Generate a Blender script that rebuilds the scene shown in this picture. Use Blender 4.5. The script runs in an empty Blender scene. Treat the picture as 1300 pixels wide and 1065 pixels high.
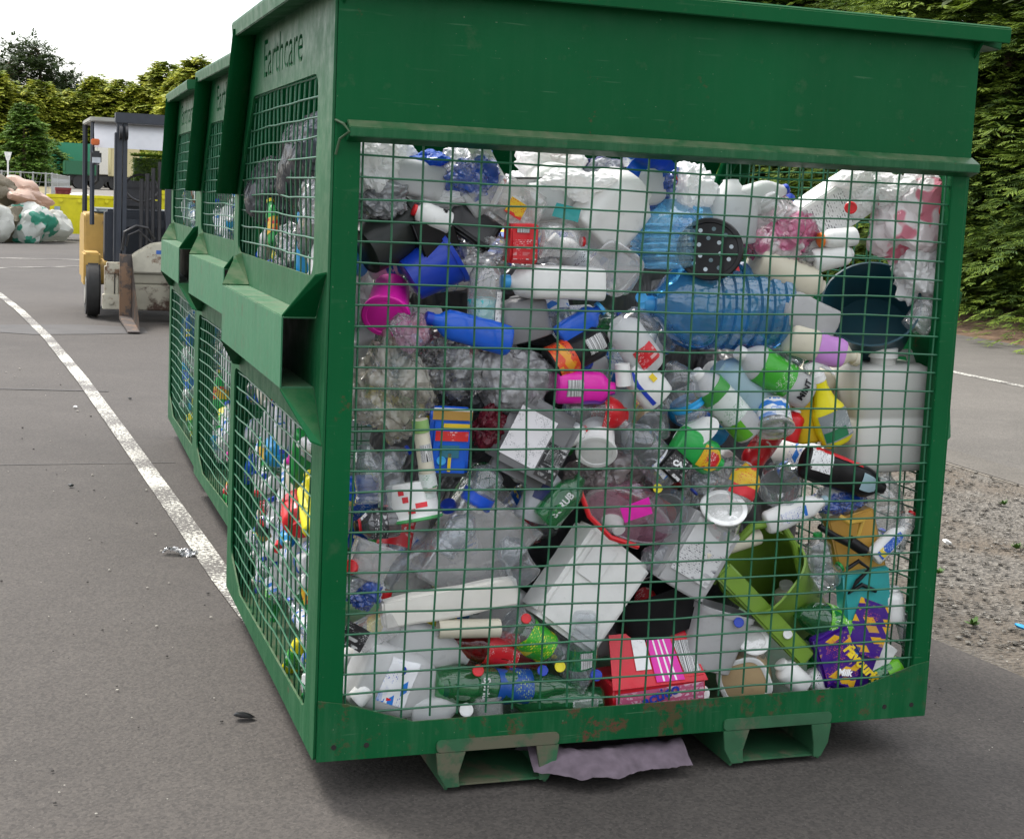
import bpy, bmesh, math, random
from mathutils import Vector, Matrix, noise
rnd = random.Random(7)
SC = bpy.context.scene
COL = SC.collection
PI = math.pi
R = math.radians

# ---------------------------------------------------------------- camera
CAM = Vector((-.6623, -3.345, 1.45)); YAW, PIT, ROL, FPX = .3228, -.1228, .0458, 1864.0
_f = Vector((math.sin(YAW)*math.cos(PIT), math.cos(YAW)*math.cos(PIT), math.sin(PIT)))
_r0 = Vector((math.cos(YAW), -math.sin(YAW), 0)); _u0 = _r0.cross(_f)
_r = _r0*math.cos(ROL) + _u0*math.sin(ROL); _u = -_r0*math.sin(ROL) + _u0*math.cos(ROL)
cam = bpy.data.cameras.new('camera'); co = bpy.data.objects.new('camera', cam); COL.objects.link(co)
co.matrix_world = Matrix(((_r.x, _u.x, -_f.x, CAM.x), (_r.y, _u.y, -_f.y, CAM.y), (_r.z, _u.z, -_f.z, CAM.z), (0, 0, 0, 1)))
cam.sensor_width = 36; cam.lens = FPX/1300*36; cam.shift_y = -45/1300
cam.clip_start = .05; cam.clip_end = 2000
SC.camera = co

def at(px, py, y):
    "point of the plane y=const seen at a photo pixel"
    d = _f + _r*((px-650)/FPX) - _u*((py-487.5)/FPX)
    return CAM + d*((y-CAM.y)/d.y)
def mpp(p): return (p-CAM).dot(_f)/FPX     # metres per photo pixel at p

# ---------------------------------------------------------------- materials
MC = {}
def srgb(c): return tuple(pow(max(v, 0), 2.2) for v in c)
def newmat(name):
    m = bpy.data.materials.new(name); m.use_nodes = True
    nt = m.node_tree; nt.nodes.clear()
    return m, nt
class G:
    def __init__(s, name):
        s.m, s.nt = newmat(name); s.N = s.nt.nodes; s.L = s.nt.links
        s.out = s.n('ShaderNodeOutputMaterial')
        s.tc = s.n('ShaderNodeTexCoord')
    def n(s, t, **k):
        o = s.N.new(t)
        for a, v in k.items(): setattr(o, a, v)
        return o
    def l(s, a, b): s.L.new(a, b)
    def noise(s, scale, detail=3, coord='Object', rough=.5, vec=None):
        n = s.n('ShaderNodeTexNoise'); n.inputs['Scale'].default_value = scale; n.inputs['Detail'].default_value = detail
        n.inputs['Roughness'].default_value = rough
        s.l(vec if vec else s.tc.outputs[coord], n.inputs['Vector']); return n.outputs['Fac']
    def ramp(s, fac, stops):
        r = s.n('ShaderNodeValToRGB'); e = r.color_ramp.elements
        e[0].position, e[0].color = stops[0][0], (*stops[0][1], 1)
        e[1].position, e[1].color = stops[1][0], (*stops[1][1], 1)
        for p, c in stops[2:]:
            q = e.new(p); q.color = (*c, 1)
        s.l(fac, r.inputs['Fac']); return r.outputs['Color']
    def step(s, fac, a, b): return s.ramp(fac, [(a, (0, 0, 0)), (b, (1, 1, 1))])
    def mix(s, fac, a, b, mode='MIX'):
        m = s.n('ShaderNodeMix', data_type='RGBA', blend_type=mode)
        for sock, v in ((m.inputs['Factor'], fac), (m.inputs['A'], a), (m.inputs['B'], b)):
            if isinstance(v, (int, float)): sock.default_value = v
            elif isinstance(v, (tuple, list)): sock.default_value = (*v, 1) if len(v) == 3 else v
            else: s.l(v, sock)
        return m.outputs['Result']
    def bsdf(s, color, rough=.5, metal=0, spec=.5, bump=None, bs=.3, bd=.002, **k):
        b = s.n('ShaderNodeBsdfPrincipled')
        for sock, v in ((b.inputs['Base Color'], color), (b.inputs['Roughness'], rough)):
            if isinstance(v, (int, float)): sock.default_value = v
            elif isinstance(v, tuple): sock.default_value = (*v, 1)
            else: s.l(v, sock)
        b.inputs['Metallic'].default_value = metal; b.inputs['Specular IOR Level'].default_value = spec
        for q, v in k.items(): b.inputs[q.replace('_', ' ')].default_value = v
        if bump is not None:
            bm = s.n('ShaderNodeBump'); bm.inputs['Strength'].default_value = bs; bm.inputs['Distance'].default_value = bd
            s.l(bump, bm.inputs['Height']); s.l(bm.outputs['Normal'], b.inputs['Normal'])
        return b.outputs[0]
    def done(s, sh): s.l(sh, s.out.inputs['Surface']); return s.m

def plastic(c, rough=.35, dirt=.25, trans=0):
    key = ('pl', c, rough, dirt, trans)
    if key in MC: return MC[key]
    g = G('plastic'); n = g.noise(9, 5); n2 = g.noise(45, 3)
    dc = tuple(v*.55+.02 for v in c)
    col = g.mix(g.step(n, .45, .75), c, g.mix(.5, c, dc)) if dirt else c
    if dirt: col = g.mix(g.mix(.8, g.step(n2, .62, .72), (0, 0, 0)), col, tuple(v*.5+.015 for v in c))
    sh = g.bsdf(col, rough, spec=.28 if max(c) < .1 else .45, bump=g.mix(.3, n, n2), bs=.35, bd=.005)
    if trans:
        t = g.n('ShaderNodeBsdfTranslucent'); g.l(col, t.inputs['Color']) if not isinstance(col, tuple) else None
        mx = g.n('ShaderNodeMixShader'); mx.inputs[0].default_value = trans; g.l(sh, mx.inputs[1]); g.l(t.outputs[0], mx.inputs[2]); sh = mx.outputs[0]
    MC[key] = g.done(sh); return MC[key]
def clear(c=(.9, .93, .95), body=.16, gloss=.1, wr=14):
    key = ('cl', c, body, gloss, wr)
    if key in MC: return MC[key]
    g = G('clear_plastic'); n = g.noise(wr, 3); v = g.n('ShaderNodeTexVoronoi'); v.inputs['Scale'].default_value = wr*1.3; g.l(g.tc.outputs['Object'], v.inputs[0])
    h = g.mix(.45, n, v.outputs['Distance'])
    bm = g.n('ShaderNodeBump'); bm.inputs['Strength'].default_value = .75; bm.inputs['Distance'].default_value = .014; g.l(h, bm.inputs['Height'])
    tr = g.n('ShaderNodeBsdfTransparent'); tr.inputs[0].default_value = (*c, 1)
    gl = g.n('ShaderNodeBsdfGlossy'); gl.inputs['Roughness'].default_value = .06; gl.inputs[0].default_value = (1, 1, 1, 1); g.l(bm.outputs[0], gl.inputs['Normal'])
    df = g.n('ShaderNodeBsdfDiffuse'); df.inputs[0].default_value = (*[min(1, v_*.85) for v_ in c], 1); g.l(bm.outputs[0], df.inputs['Normal'])
    m1 = g.n('ShaderNodeMixShader'); m1.inputs[0].default_value = body*.62; g.l(tr.outputs[0], m1.inputs[1]); g.l(df.outputs[0], m1.inputs[2])
    lw = g.n('ShaderNodeLayerWeight'); lw.inputs[0].default_value = .38; g.l(bm.outputs[0], lw.inputs['Normal'])
    pw = g.n('ShaderNodeMath', operation='POWER'); g.l(lw.outputs['Facing'], pw.inputs[0]); pw.inputs[1].default_value = 1.7
    ma = g.n('ShaderNodeMath', operation='MULTIPLY_ADD'); g.l(pw.outputs[0], ma.inputs[0]); ma.inputs[1].default_value = .75; ma.inputs[2].default_value = gloss*.45; ma.use_clamp = True
    m2 = g.n('ShaderNodeMixShader'); g.l(ma.outputs[0], m2.inputs[0]); g.l(m1.outputs[0], m2.inputs[1]); g.l(gl.outputs[0], m2.inputs[2])
    MC[key] = g.done(m2.outputs[0]); return MC[key]
def film(c=(.85, .86, .88), c2=None, opac=.6, scale=5):
    "thin crumpled polythene, printed in a second colour where c2 is given"
    key = ('fi', c, c2, opac, scale)
    if key in MC: return MC[key]
    g = G('thin_film'); n = g.noise(scale*3, 6)
    mp = g.n('ShaderNodeMapping'); mp.inputs['Scale'].default_value = (1, 1, .45); mp.inputs['Rotation'].default_value = (.3, .5, .2); g.l(g.tc.outputs['Object'], mp.inputs[0])
    wp = g.n('ShaderNodeTexNoise'); wp.inputs['Scale'].default_value = 9; g.l(mp.outputs[0], wp.inputs['Vector'])
    va = g.n('ShaderNodeVectorMath', operation='MULTIPLY_ADD'); g.l(wp.outputs['Color'], va.inputs[0]); va.inputs[1].default_value = (.12, .12, .12); g.l(mp.outputs[0], va.inputs[2])
    v1 = g.n('ShaderNodeTexVoronoi'); v1.feature = 'DISTANCE_TO_EDGE'; v1.inputs['Scale'].default_value = 16; g.l(va.outputs[0], v1.inputs[0])
    v2 = g.n('ShaderNodeTexVoronoi'); v2.inputs['Scale'].default_value = 42; g.l(va.outputs[0], v2.inputs[0])
    cr = g.mix(.35, v1.outputs['Distance'], v2.outputs['Distance'])
    col = g.mix(g.step(g.noise(scale, 2), .50, .54), c, c2) if c2 else c
    b = g.bsdf(col, .25, bump=cr, bs=.9 if max(c) < .5 or opac < 1 else .55, bd=.022 if max(c) < .5 or opac < 1 else .012)
    t = g.n('ShaderNodeBsdfTranslucent'); t.inputs[0].default_value = (*c, 1)
    if c2: g.l(col, t.inputs[0])
    m0 = g.n('ShaderNodeMixShader'); m0.inputs[0].default_value = .42; g.l(b, m0.inputs[1]); g.l(t.outputs[0], m0.inputs[2])
    tr = g.n('ShaderNodeBsdfTransparent'); m1 = g.n('ShaderNodeMixShader')
    ma = g.n('ShaderNodeMath', operation='MULTIPLY_ADD'); g.l(n, ma.inputs[0]); ma.inputs[1].default_value = 1.6; ma.inputs[2].default_value = opac-.95; ma.use_clamp = True
    if opac >= 1: m1.inputs[0].default_value = 1
    else: g.l(ma.outputs[0], m1.inputs[0])
    g.l(tr.outputs[0], m1.inputs[1]); g.l(m0.outputs[0], m1.inputs[2])
    if opac < 1:
        gl = g.n('ShaderNodeBsdfGlossy'); gl.inputs['Roughness'].default_value = .1; bm = g.n('ShaderNodeBump'); bm.inputs['Strength'].default_value = 1; bm.inputs['Distance'].default_value = .025; g.l(cr, bm.inputs['Height']); g.l(bm.outputs[0], gl.inputs['Normal'])
        lw = g.n('ShaderNodeLayerWeight'); lw.inputs[0].default_value = .4; g.l(bm.outputs[0], lw.inputs['Normal']); m3 = g.n('ShaderNodeMixShader'); g.l(lw.outputs['Fresnel'], m3.inputs[0]); g.l(m1.outputs[0], m3.inputs[1]); g.l(gl.outputs[0], m3.inputs[2]); m1 = m3
    MC[key] = g.done(m1.outputs[0]); return MC[key]
def printed(c1, c2, c3=None, scale=30, cover=.42):
    "label paper: ground colour, blocks of small print at two sizes and coloured panels"
    key = ('pr', c1, c2, c3, scale, cover)
    if key in MC: return MC[key]
    g = G('printed_label'); col = c1
    def brick(sc_, w_, h_, m_, rot=0):
        b = g.n('ShaderNodeTexBrick'); b.inputs['Scale'].default_value = sc_; b.inputs['Color1'].default_value = (1, 1, 1, 1); b.inputs['Color2'].default_value = (0, 0, 0, 1); b.inputs['Mortar'].default_value = (0, 0, 0, 1)
        b.inputs['Mortar Size'].default_value = m_; b.inputs['Brick Width'].default_value = w_; b.inputs['Row Height'].default_value = h_; b.inputs['Bias'].default_value = -.1
        mp = g.n('ShaderNodeMapping'); mp.inputs['Rotation'].default_value = (R(90), R(rot), 0); g.l(g.tc.outputs['Object'], mp.inputs[0]); g.l(mp.outputs[0], b.inputs[0]); return b.outputs['Color']
    if c3:
        v = g.n('ShaderNodeTexVoronoi'); v.distance = 'CHEBYCHEV'; v.inputs['Scale'].default_value = scale*.6; mq = g.n('ShaderNodeMapping'); mq.inputs['Scale'].default_value = (1, .01, 2.2); mq.inputs['Rotation'].default_value = (0, .5, 0); g.l(g.tc.outputs['Object'], mq.inputs[0]); g.l(mq.outputs[0], v.inputs[0])
        col = g.mix(g.step(v.outputs['Distance'], .27, .30), c3, col)
    w = g.noise(scale*.5, 1); w2 = g.noise(scale*.33, 1, vec=None)
    big = g.mix(1, brick(scale*.42, .42, .20, .05), g.step(g.noise(scale*.28, 1), .50, .52), 'MULTIPLY')
    wb = g.n('ShaderNodeTexNoise'); wb.inputs['Scale'].default_value = scale*3.2; g.l(g.tc.outputs['Object'], wb.inputs[0])
    big = g.mix(1, big, g.step(wb.outputs['Fac'], .46, .48), 'MULTIPLY'); col = g.mix(big, col, c3 or c2)
    sm = g.mix(1, brick(scale*1.5, .34, .19, .05), g.ramp(w, [(cover, (1, 1, 1)), (cover+.03, (0, 0, 0))]), 'MULTIPLY')
    wc = g.n('ShaderNodeTexNoise'); wc.inputs['Scale'].default_value = scale*5.5; g.l(g.tc.outputs['Object'], wc.inputs[0])
    sm = g.mix(1, sm, g.step(wc.outputs['Fac'], .47, .49), 'MULTIPLY')
    col = g.mix(sm, col, c2)
    col = g.mix(g.mix(.35, (0, 0, 0), g.step(g.noise(11, 6, rough=.7), .55, .72)), col, (.16, .13, .10))
    MC[key] = g.done(g.bsdf(col, .35, bump=g.noise(24, 4), bs=.4, bd=.004)); return MC[key]
def barcode(axis=0):
    key = ('bar', axis)
    if key in MC: return MC[key]
    g = G('barcode_print'); mp = g.n('ShaderNodeMapping'); s = [0, 0, 0]; s[axis] = 1
    mp.inputs['Scale'].default_value = s; g.l(g.tc.outputs['Generated'], mp.inputs[0])
    n = g.noise(26, 2, vec=mp.outputs[0], rough=.9)
    MC[key] = g.done(g.bsdf(g.ramp(n, [(.49, (.015, .015, .015)), (.51, (.8, .8, .8))]), .4)); return MC[key]

def paint(dark=0, rust=.5, seed=0, c=(.0010, .086, .025)):
    key = ('paint', dark, rust, seed, c)
    if key in MC: return MC[key]
    g = G('green_paint')
    a = g.noise(1.7, 5, 'Object'); b = g.noise(14, 6, 'Object', .65)
    mp = g.n('ShaderNodeMapping'); mp.inputs['Scale'].default_value = (16, 16, 1.3); g.l(g.tc.outputs['Object'], mp.inputs[0])
    st = g.noise(2.2, 5, vec=mp.outputs[0], rough=.7)
    c2 = tuple(v*.74 for v in c); c3 = (.085, .19, .105)
    col = g.mix(g.step(a, .35, .7), c, c2)
    col = g.mix(g.mix(.03+.48*dark, (0, 0, 0), g.step(st, .46, .78)), col, c3)
    # fine scuffs: noise drawn out along two slanting directions, showing only in patches
    for k_, (rx_, rz_) in enumerate(((.5, .3), (-.9, 1.1), (1.3, -.4))):
        mq = g.n('ShaderNodeMapping'); mq.inputs['Location'].default_value = (k_*3.1+seed, .7, 1.9*k_); mq.inputs['Rotation'].default_value = (rx_, rx_*.6, rz_); mq.inputs['Scale'].default_value = (3, 60, 60); g.l(g.tc.outputs['Object'], mq.inputs[0])
        sn = g.noise(1.6, 2, vec=mq.outputs[0]); sc = g.mix(1, g.step(sn, .70, .74), g.step(g.noise(3.1+k_, 4), .53-.07*rust, .68-.05*rust), 'MULTIPLY')
        col = g.mix(g.mix(.18+.30*rust, (0, 0, 0), sc), col, (.10, .19, .11))
    col = g.mix(g.mix(.25+.3*rust, (0, 0, 0), g.step(b, .60, .72)), col, (.05, .10, .05))
    ru = g.mix(1, g.step(g.noise(9, 8, rough=.8), .68-.12*rust, .71-.11*rust), g.step(g.noise(2.3, 3), .52-.15*rust, .7), 'MULTIPLY')
    col = g.mix(ru, col, (.085, .04, .022))
    sp = g.step(g.noise(150, 1), .78, .8)
    col = g.mix(g.mix(.4, (0, 0, 0), sp), col, (.25, .28, .2))
    # dust that has settled on upward faces
    ge = g.n('ShaderNodeNewGeometry'); sz = g.n('ShaderNodeSeparateXYZ'); g.l(ge.outputs['Normal'], sz.inputs[0])
    col = g.mix(g.mix(.55, (0, 0, 0), g.mix(1, g.step(sz.outputs[2], .6, .9), g.step(b, .30, .62), 'MULTIPLY')), col, (.15, .155, .095))
    rg = g.ramp(b, [(.3, (.36,)*3), (.7, (.62,)*3)])
    MC[key] = g.done(g.bsdf(col, rg, bump=b, bs=.3, bd=.0012, spec=.12+.25*min(1, dark))); return MC[key]
def simple(name, c, rough=.5, metal=0, var=.25, scale=12, bd=.002, dirt=None, dth=.6):
    key = ('s', name, c, rough, metal, dirt)
    if key in MC: return MC[key]
    g = G(name); n = g.noise(scale, 6)
    col = g.mix(g.step(n, .3, .75), tuple(v*(1+var) for v in c), tuple(v*(1-var) for v in c))
    if dirt: col = g.mix(g.step(g.noise(scale*.4, 6, rough=.7), dth, dth+.08), col, dirt)
    MC[key] = g.done(g.bsdf(col, rough, metal, bump=n, bs=.4, bd=bd)); return MC[key]

# ---------------------------------------------------------------- object helpers
def tag(o, label=None, cat=None, group=None, kind=None):
    if label: o['label'] = label
    if cat: o['category'] = cat
    if group: o['group'] = group
    if kind: o['kind'] = kind
    return o
def empty(name, loc=(0, 0, 0), mat=None, **k):
    o = bpy.data.objects.new(name, None); COL.objects.link(o); o.empty_display_size = .05
    if mat: o.matrix_world = mat
    else: o.location = loc
    return tag(o, **k)
def mesh(name, verts, faces, m, parent=None, smooth=False, M=None, sharp=None):
    me = bpy.data.meshes.new(name); me.from_pydata([tuple(v) for v in verts], [], faces); me.update()
    ms = m if isinstance(m, list) else [m]
    for x in ms: me.materials.append(x)
    if smooth:
        me.polygons.foreach_set('use_smooth', [True]*len(me.polygons))
        if sharp: me.set_sharp_from_angle(angle=R(sharp))
    o = bpy.data.objects.new(name, me); COL.objects.link(o)
    if parent: o.parent = parent
    if M: o.matrix_world = M
    return o
class MB:
    "collects shapes of one part"
    def __init__(s): s.v = []; s.f = []
    def add(s, v, f):
        n = len(s.v); s.v += [Vector(x) for x in v]; s.f += [tuple(i+n for i in q) for q in f]; return s
    def box(s, a, b, rot=None, c=None):
        (x0, y0, z0), (x1, y1, z1) = a, b
        v = [Vector(p) for p in ((x0, y0, z0), (x1, y0, z0), (x1, y1, z0), (x0, y1, z0), (x0, y0, z1), (x1, y0, z1), (x1, y1, z1), (x0, y1, z1))]
        if rot is not None:
            cc = Vector(c) if c else sum(v, Vector())/8
            v = [cc+rot@(p-cc) for p in v]
        return s.add(v, [(0, 3, 2, 1), (4, 5, 6, 7), (0, 1, 5, 4), (1, 2, 6, 5), (2, 3, 7, 6), (3, 0, 4, 7)])
    def tube(s, pts, r, n=8, cap=True):
        pts = [Vector(p) for p in pts]; rr = r if isinstance(r, (list, tuple)) else [r]*len(pts)
        base = len(s.v); up = None
        for i, p in enumerate(pts):
            t = (pts[min(i+1, len(pts)-1)]-pts[max(i-1, 0)]).normalized()
            if up is None: up = Vector((0, 0, 1)) if abs(t.z) < .9 else Vector((1, 0, 0))
            x = t.cross(up).normalized(); y = x.cross(t); up = y
            for k in range(n):
                a = 2*PI*k/n; s.v.append(p+(x*math.cos(a)+y*math.sin(a))*rr[i])
        for i in range(len(pts)-1):
            for k in range(n):
                a, b = base+i*n+k, base+i*n+(k+1) % n
                s.f.append((a, b, b+n, a+n))
        if cap:
            s.f.append(tuple(base+k for k in range(n))[::-1]); s.f.append(tuple(base+(len(pts)-1)*n+k for k in range(n)))
        return s
    def cyl(s, a, b, r, n=16, r2=None): return s.tube([a, b], [r, r if r2 is None else r2], n)
    def prism(s, poly, a, b, axis='x'):
        "poly in the two other axes, extruded from a to b"
        def P(u, v, w): return {'x': (w, u, v), 'y': (u, w, v), 'z': (u, v, w)}[axis]
        n = len(poly); vs = [P(u, v, a) for u, v in poly]+[P(u, v, b) for u, v in poly]
        fs = [tuple(range(n)), tuple(range(2*n-1, n-1, -1))]+[(i, i+n, (i+1) % n+n, (i+1) % n) for i in range(n)]
        return s.add(vs, fs)
    def obj(s, name, m, parent=None, smooth=False, bevel=0, M=None, sharp=35):
        o = mesh(name, s.v, s.f, m, None, smooth, None, sharp if smooth else None)
        bm = bmesh.new(); bm.from_mesh(o.data); bmesh.ops.recalc_face_normals(bm, faces=bm.faces)
        if bevel: bmesh.ops.bevel(bm, geom=[e for e in bm.edges if len(e.link_faces) == 2 and e.calc_face_angle(0) > .5], offset=bevel, segments=2, affect='EDGES', clamp_overlap=True)
        bm.to_mesh(o.data); bm.free()
        if parent: o.parent = parent
        if M: o.matrix_world = M
        return o
def rounded(poly, r, n=5):
    out = []
    L = len(poly)
    for i in range(L):
        p = Vector(poly[i]); a = Vector(poly[i-1])-p; b = Vector(poly[(i+1) % L])-p
        rr = min(r, a.length*.45, b.length*.45)
        ang = a.angle(b); d = min(rr/math.tan(ang/2), a.length*.45, b.length*.45)
        q0 = p+a.normalized()*d; q1 = p+b.normalized()*d
        for k in range(n+1):
            t = k/n; out.append(tuple(q0*(1-t)**2+p*2*t*(1-t)+q1*t*t))
    return out
def plate(name, outline, holes, thick, m, parent, M):
    "flat plate with holes, made in the xy plane and placed by M"
    cu = bpy.data.curves.new(name, 'CURVE'); cu.dimensions = '2D'; cu.fill_mode = 'BOTH'; cu.extrude = thick/2
    for poly in [outline]+holes:
        sp = cu.splines.new('POLY'); sp.points.add(len(poly)-1); sp.use_cyclic_u = True
        for i, (x, y) in enumerate(poly): sp.points[i].co = (x, y, 0, 1)
    t = bpy.data.objects.new(name+'_tmp', cu); COL.objects.link(t)
    bpy.context.view_layer.update()
    me = bpy.data.meshes.new_from_object(t.evaluated_get(bpy.context.evaluated_depsgraph_get()))
    bpy.data.objects.remove(t); me.materials.clear(); me.materials.append(m)
    o = bpy.data.objects.new(name, me); COL.objects.link(o)
    me.transform(M)
    if parent: o.parent = parent
    return o
def textmesh(txt, size, thick, bold=0, shear=0):
    cu = bpy.data.curves.new('letters', 'FONT'); cu.body = txt; cu.size = size; cu.extrude = thick; cu.offset = bold; cu.shear = shear
    cu.align_x = 'CENTER'; cu.align_y = 'CENTER'; cu.resolution_u = 3
    t = bpy.data.objects.new('tmp', cu); COL.objects.link(t); bpy.context.view_layer.update()
    me = bpy.data.meshes.new_from_object(t.evaluated_get(bpy.context.evaluated_depsgraph_get()))
    bpy.data.objects.remove(t); return me
def copy_tree(o, parent=None):
    c = o.copy(); COL.objects.link(c)
    if parent: c.parent = parent
    for ch in list(o.children): copy_tree(ch, c)
    return c
# ---------------------------------------------------------------- ground
def asphalt(name, base, seed=0, stain=.3):
    g = G(name); o = g.tc.outputs['Object']
    big = g.noise(.35, 4); mid = g.noise(3, 5); fine = g.noise(160, 2); gr = g.n('ShaderNodeTexVoronoi'); gr.inputs['Scale'].default_value = 130; g.l(o, gr.inputs[0])
    b2 = tuple(v*.78 for v in base); b3 = tuple(v*1.15 for v in base)
    col = g.mix(g.step(big, .35, .65), base, b2); col = g.mix(g.mix(.5, (0, 0, 0), g.step(mid, .5, .75)), col, b3)
    st = g.mix(1, g.step(gr.outputs['Color'], .50, 1.0), (1, 1, 1), 'MULTIPLY')
    col = g.mix(.38, col, g.mix(1, col, g.ramp(gr.outputs['Color'], [(.1, (.35, .34, .33)), (.9, (1.9, 1.85, 1.75))]), 'MULTIPLY'))
    col = g.mix(g.mix(.7, (0, 0, 0), g.step(fine, .72, .76)), col, (.28, .26, .23))
    dk = g.step(g.noise(.9, 7, rough=.75), .54, .68); col = g.mix(g.mix(stain, (0, 0, 0), dk), col, tuple(v*.6 for v in base))
    bm = g.noise(110, 4)
    return g.done(g.bsdf(col, .85, bump=bm, bs=.6, bd=.004, spec=.3))
YARD = asphalt('yard_asphalt', (.061, .055, .050))
def hz(x, y):
    z = 0
    if y > 55: z += min(1.5, (y-55)*.021)
    if x > 13: z += min(.7, (x-13)*.12)
    return z
def strip(name, pts, m, z, kind='structure', **k):
    "quad strip along pairs of ground points"
    v = []; f = []
    for a, b in pts: v += [Vector((a[0], a[1], z+hz(*a))), Vector((b[0], b[1], z+hz(*b)))]
    for i in range(len(pts)-1): f.append((2*i, 2*i+1, 2*i+3, 2*i+2))
    return tag(mesh(name, v, f, m), kind=kind, **k)
def fan(name, poly, m, z):
    return tag(mesh(name, [(x, y, z) for x, y in poly], [tuple(range(len(poly)))], m), kind='structure')
# one ground sheet out to the horizon
xs = [-600, -300, -120, -60, -30, -10, 0, 6, 13, 14, 16, 19, 25, 40, 80, 160, 300, 600]; ys = [-200, -60, -20, 0, 10, 20, 30, 40, 55, 65, 80, 95, 110, 127, 160, 300, 600, 900]
v = [(x, y, hz(x, y)-.012) for y in ys for x in xs]; n = len(xs)
gm = G('dry_grass_ground'); gc = gm.ramp(gm.noise(.5, 6), [(.3, (.10, .10, .035)), (.5, (.19, .15, .075)), (.7, (.06, .085, .02))])
GRASS = gm.done(gm.bsdf(gc, .95, bump=gm.noise(12, 5), bs=1, bd=.05))
tag(mesh('ground', v, [(j*n+i, j*n+i+1, j*n+n+i+1, j*n+n+i) for j in range(len(ys)-1) for i in range(n-1)], GRASS), kind='structure')
fan('yard', [(-60, -30), (2.75, -30), (2.62, -1), (2.42, .6), (2.33, 1.4), (2.36, 3), (2.5, 8), (2.6, 30), (3.5, 44), (-60, 44)], YARD, -.006)
# joints and patches in the yard
SEAL = simple('tar_seal', (.046, .042, .039), .8, var=.3, scale=30)
strip('tar_seam', [((-8, 8.1), (-8, 8.16)), ((-2, 7.6), (-2, 7.65)), ((-.1, 7.3), (-.1, 7.34))], SEAL, -.002)
strip('tar_seam', [((-7, 4.35), (-7, 4.37)), ((-1.5, 4.5), (-1.5, 4.515)), ((.1, 4.52), (.1, 4.53))], SEAL, -.002)
strip('oil_stain', [((-1.3, 12.1), (-1.15, 11.6)), ((-.7, 12.3), (-.6, 11.3)), ((-.1, 12.4), (-.1, 11.4)), ((.5, 12.2), (.5, 11.6))], simple('oil_stain', (.045, .042, .04), .8, scale=3), -.002)
# painted lines
gm = G('worn_road_paint'); w1 = gm.noise(60, 4, rough=.75); w2 = gm.noise(2.1, 3)
f_ = gm.n('ShaderNodeMath', operation='MULTIPLY_ADD'); gm.l(w2, f_.inputs[0]); f_.inputs[1].default_value = .5; gm.l(w1, f_.inputs[2])
pc = gm.mix(gm.step(f_.outputs[0], .68, .74), (.52, .51, .45), (.09, .083, .075))
LINE = gm.done(gm.bsdf(pc, .75, bump=w1, bs=.5, bd=.004))
cl = [(.11, 1.1), (.09, 1.5), (.05, 2.08), (-.02, 3.5), (-.13, 5.61), (-.26, 8), (-.46, 11), (-.72, 14), (-1.0, 16.6), (-1.6, 19.2), (-2.6, 21.4), (-4.4, 22.8), (-7, 23.6)]
pr = []
for i, p in enumerate(cl):
    a = Vector(cl[max(i-1, 0)]); b = Vector(cl[min(i+1, len(cl)-1)]); d = (b-a).normalized(); nn = Vector((-d.y, d.x))*.046; p = Vector(p); pr.append((tuple(p+nn), tuple(p-nn)))
pr2 = []
for (a0, b0), (a1, b1) in zip(pr, pr[1:]):
    for k in range(4): pr2.append((tuple(Vector(a0).lerp(Vector(a1), k/4)), tuple(Vector(b0).lerp(Vector(b1), k/4))))
strip('white_line', pr2+[pr[-1]], LINE, .001)
strip('white_line', [((-6, 22.2), (-6, 22.32)), ((-1.06, 22.25), (-1.06, 22.37)), ((.6, 23.7), (.6, 23.82)), ((3, 25.8), (3, 25.92))], LINE, .001)
strip('white_line', [((-8, 24.6), (-8, 24.7)), ((-.2, 25.6), (-.2, 25.7)), ((1.4, 25.9), (1.4, 26.0))], LINE, .001)
# right hand side: gravel, kerb, road, dirt bank
gm = G('gravel_ground'); vo = gm.n('ShaderNodeTexVoronoi'); vo.inputs['Scale'].default_value = 62; gm.l(gm.tc.outputs['Object'], vo.inputs[0])
gc = gm.ramp(vo.outputs['Color'], [(0, (.06, .054, .046)), (.45, (.115, .103, .085)), (.75, (.155, .14, .118)), (1, (.25, .235, .20))])
gc = gm.mix(gm.step(gm.noise(1.3, 5), .45, .62), gc, (.115, .093, .068))
GRAV = gm.done(gm.bsdf(gc, .9, bump=vo.outputs['Distance'], bs=1, bd=.02))
strip('gravel_strip', [((2.5, -30), (4.66, -30)), ((2.4, -1), (4.66, -1)), ((2.3, 1.4), (4.66, 1.4)), ((2.3, 6), (4.70, 6)), ((2.4, 40), (4.74, 40))], GRAV, -.009)
strip('road_shoulder', [((4.66, -30), (5.0, -30)), ((4.66, 2), (5.0, 2)), ((4.70, 8), (5.0, 8)), ((4.74, 60), (5.0, 60))], asphalt('shoulder_asphalt', (.10, .092, .08)), .004)
MB().box((4.66, -30, -.02), (4.72, 40, .0)).obj('kerb', simple('kerb_concrete', (.20, .18, .15), .9, dirt=(.1, .08, .05)), None)['kind'] = 'structure'
strip('road', [((4.95, -30), (11.2, -30)), ((4.95, 12), (11.0, 12)), ((4.95, 60), (10.6, 60)), ((4.95, 120), (9, 120))], asphalt('road_asphalt', (.105, .098, .088)), -.001)
strip('white_line', [((7.86, -20), (7.97, -20)), ((7.92, 10), (8.03, 10)), ((7.9, 50), (8.0, 50))], LINE, .003)
gm = G('bark_dirt'); DIRT = gm.done(gm.bsdf(gm.ramp(gm.noise(6, 7), [(.3, (.06, .032, .018)), (.7, (.17, .105, .06))]), .95, bump=gm.noise(20, 6), bs=1, bd=.03))
strip('dirt_verge', [((10.95, -30), (19, -30)), ((10.9, 12), (19, 12)), ((10.6, 60), (19, 60))], DIRT, -.004)
IV = None
# ---------------------------------------------------------------- the cages
W, D, Z0, ZT = 1.70, 1.62, .10, 1.95
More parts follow.
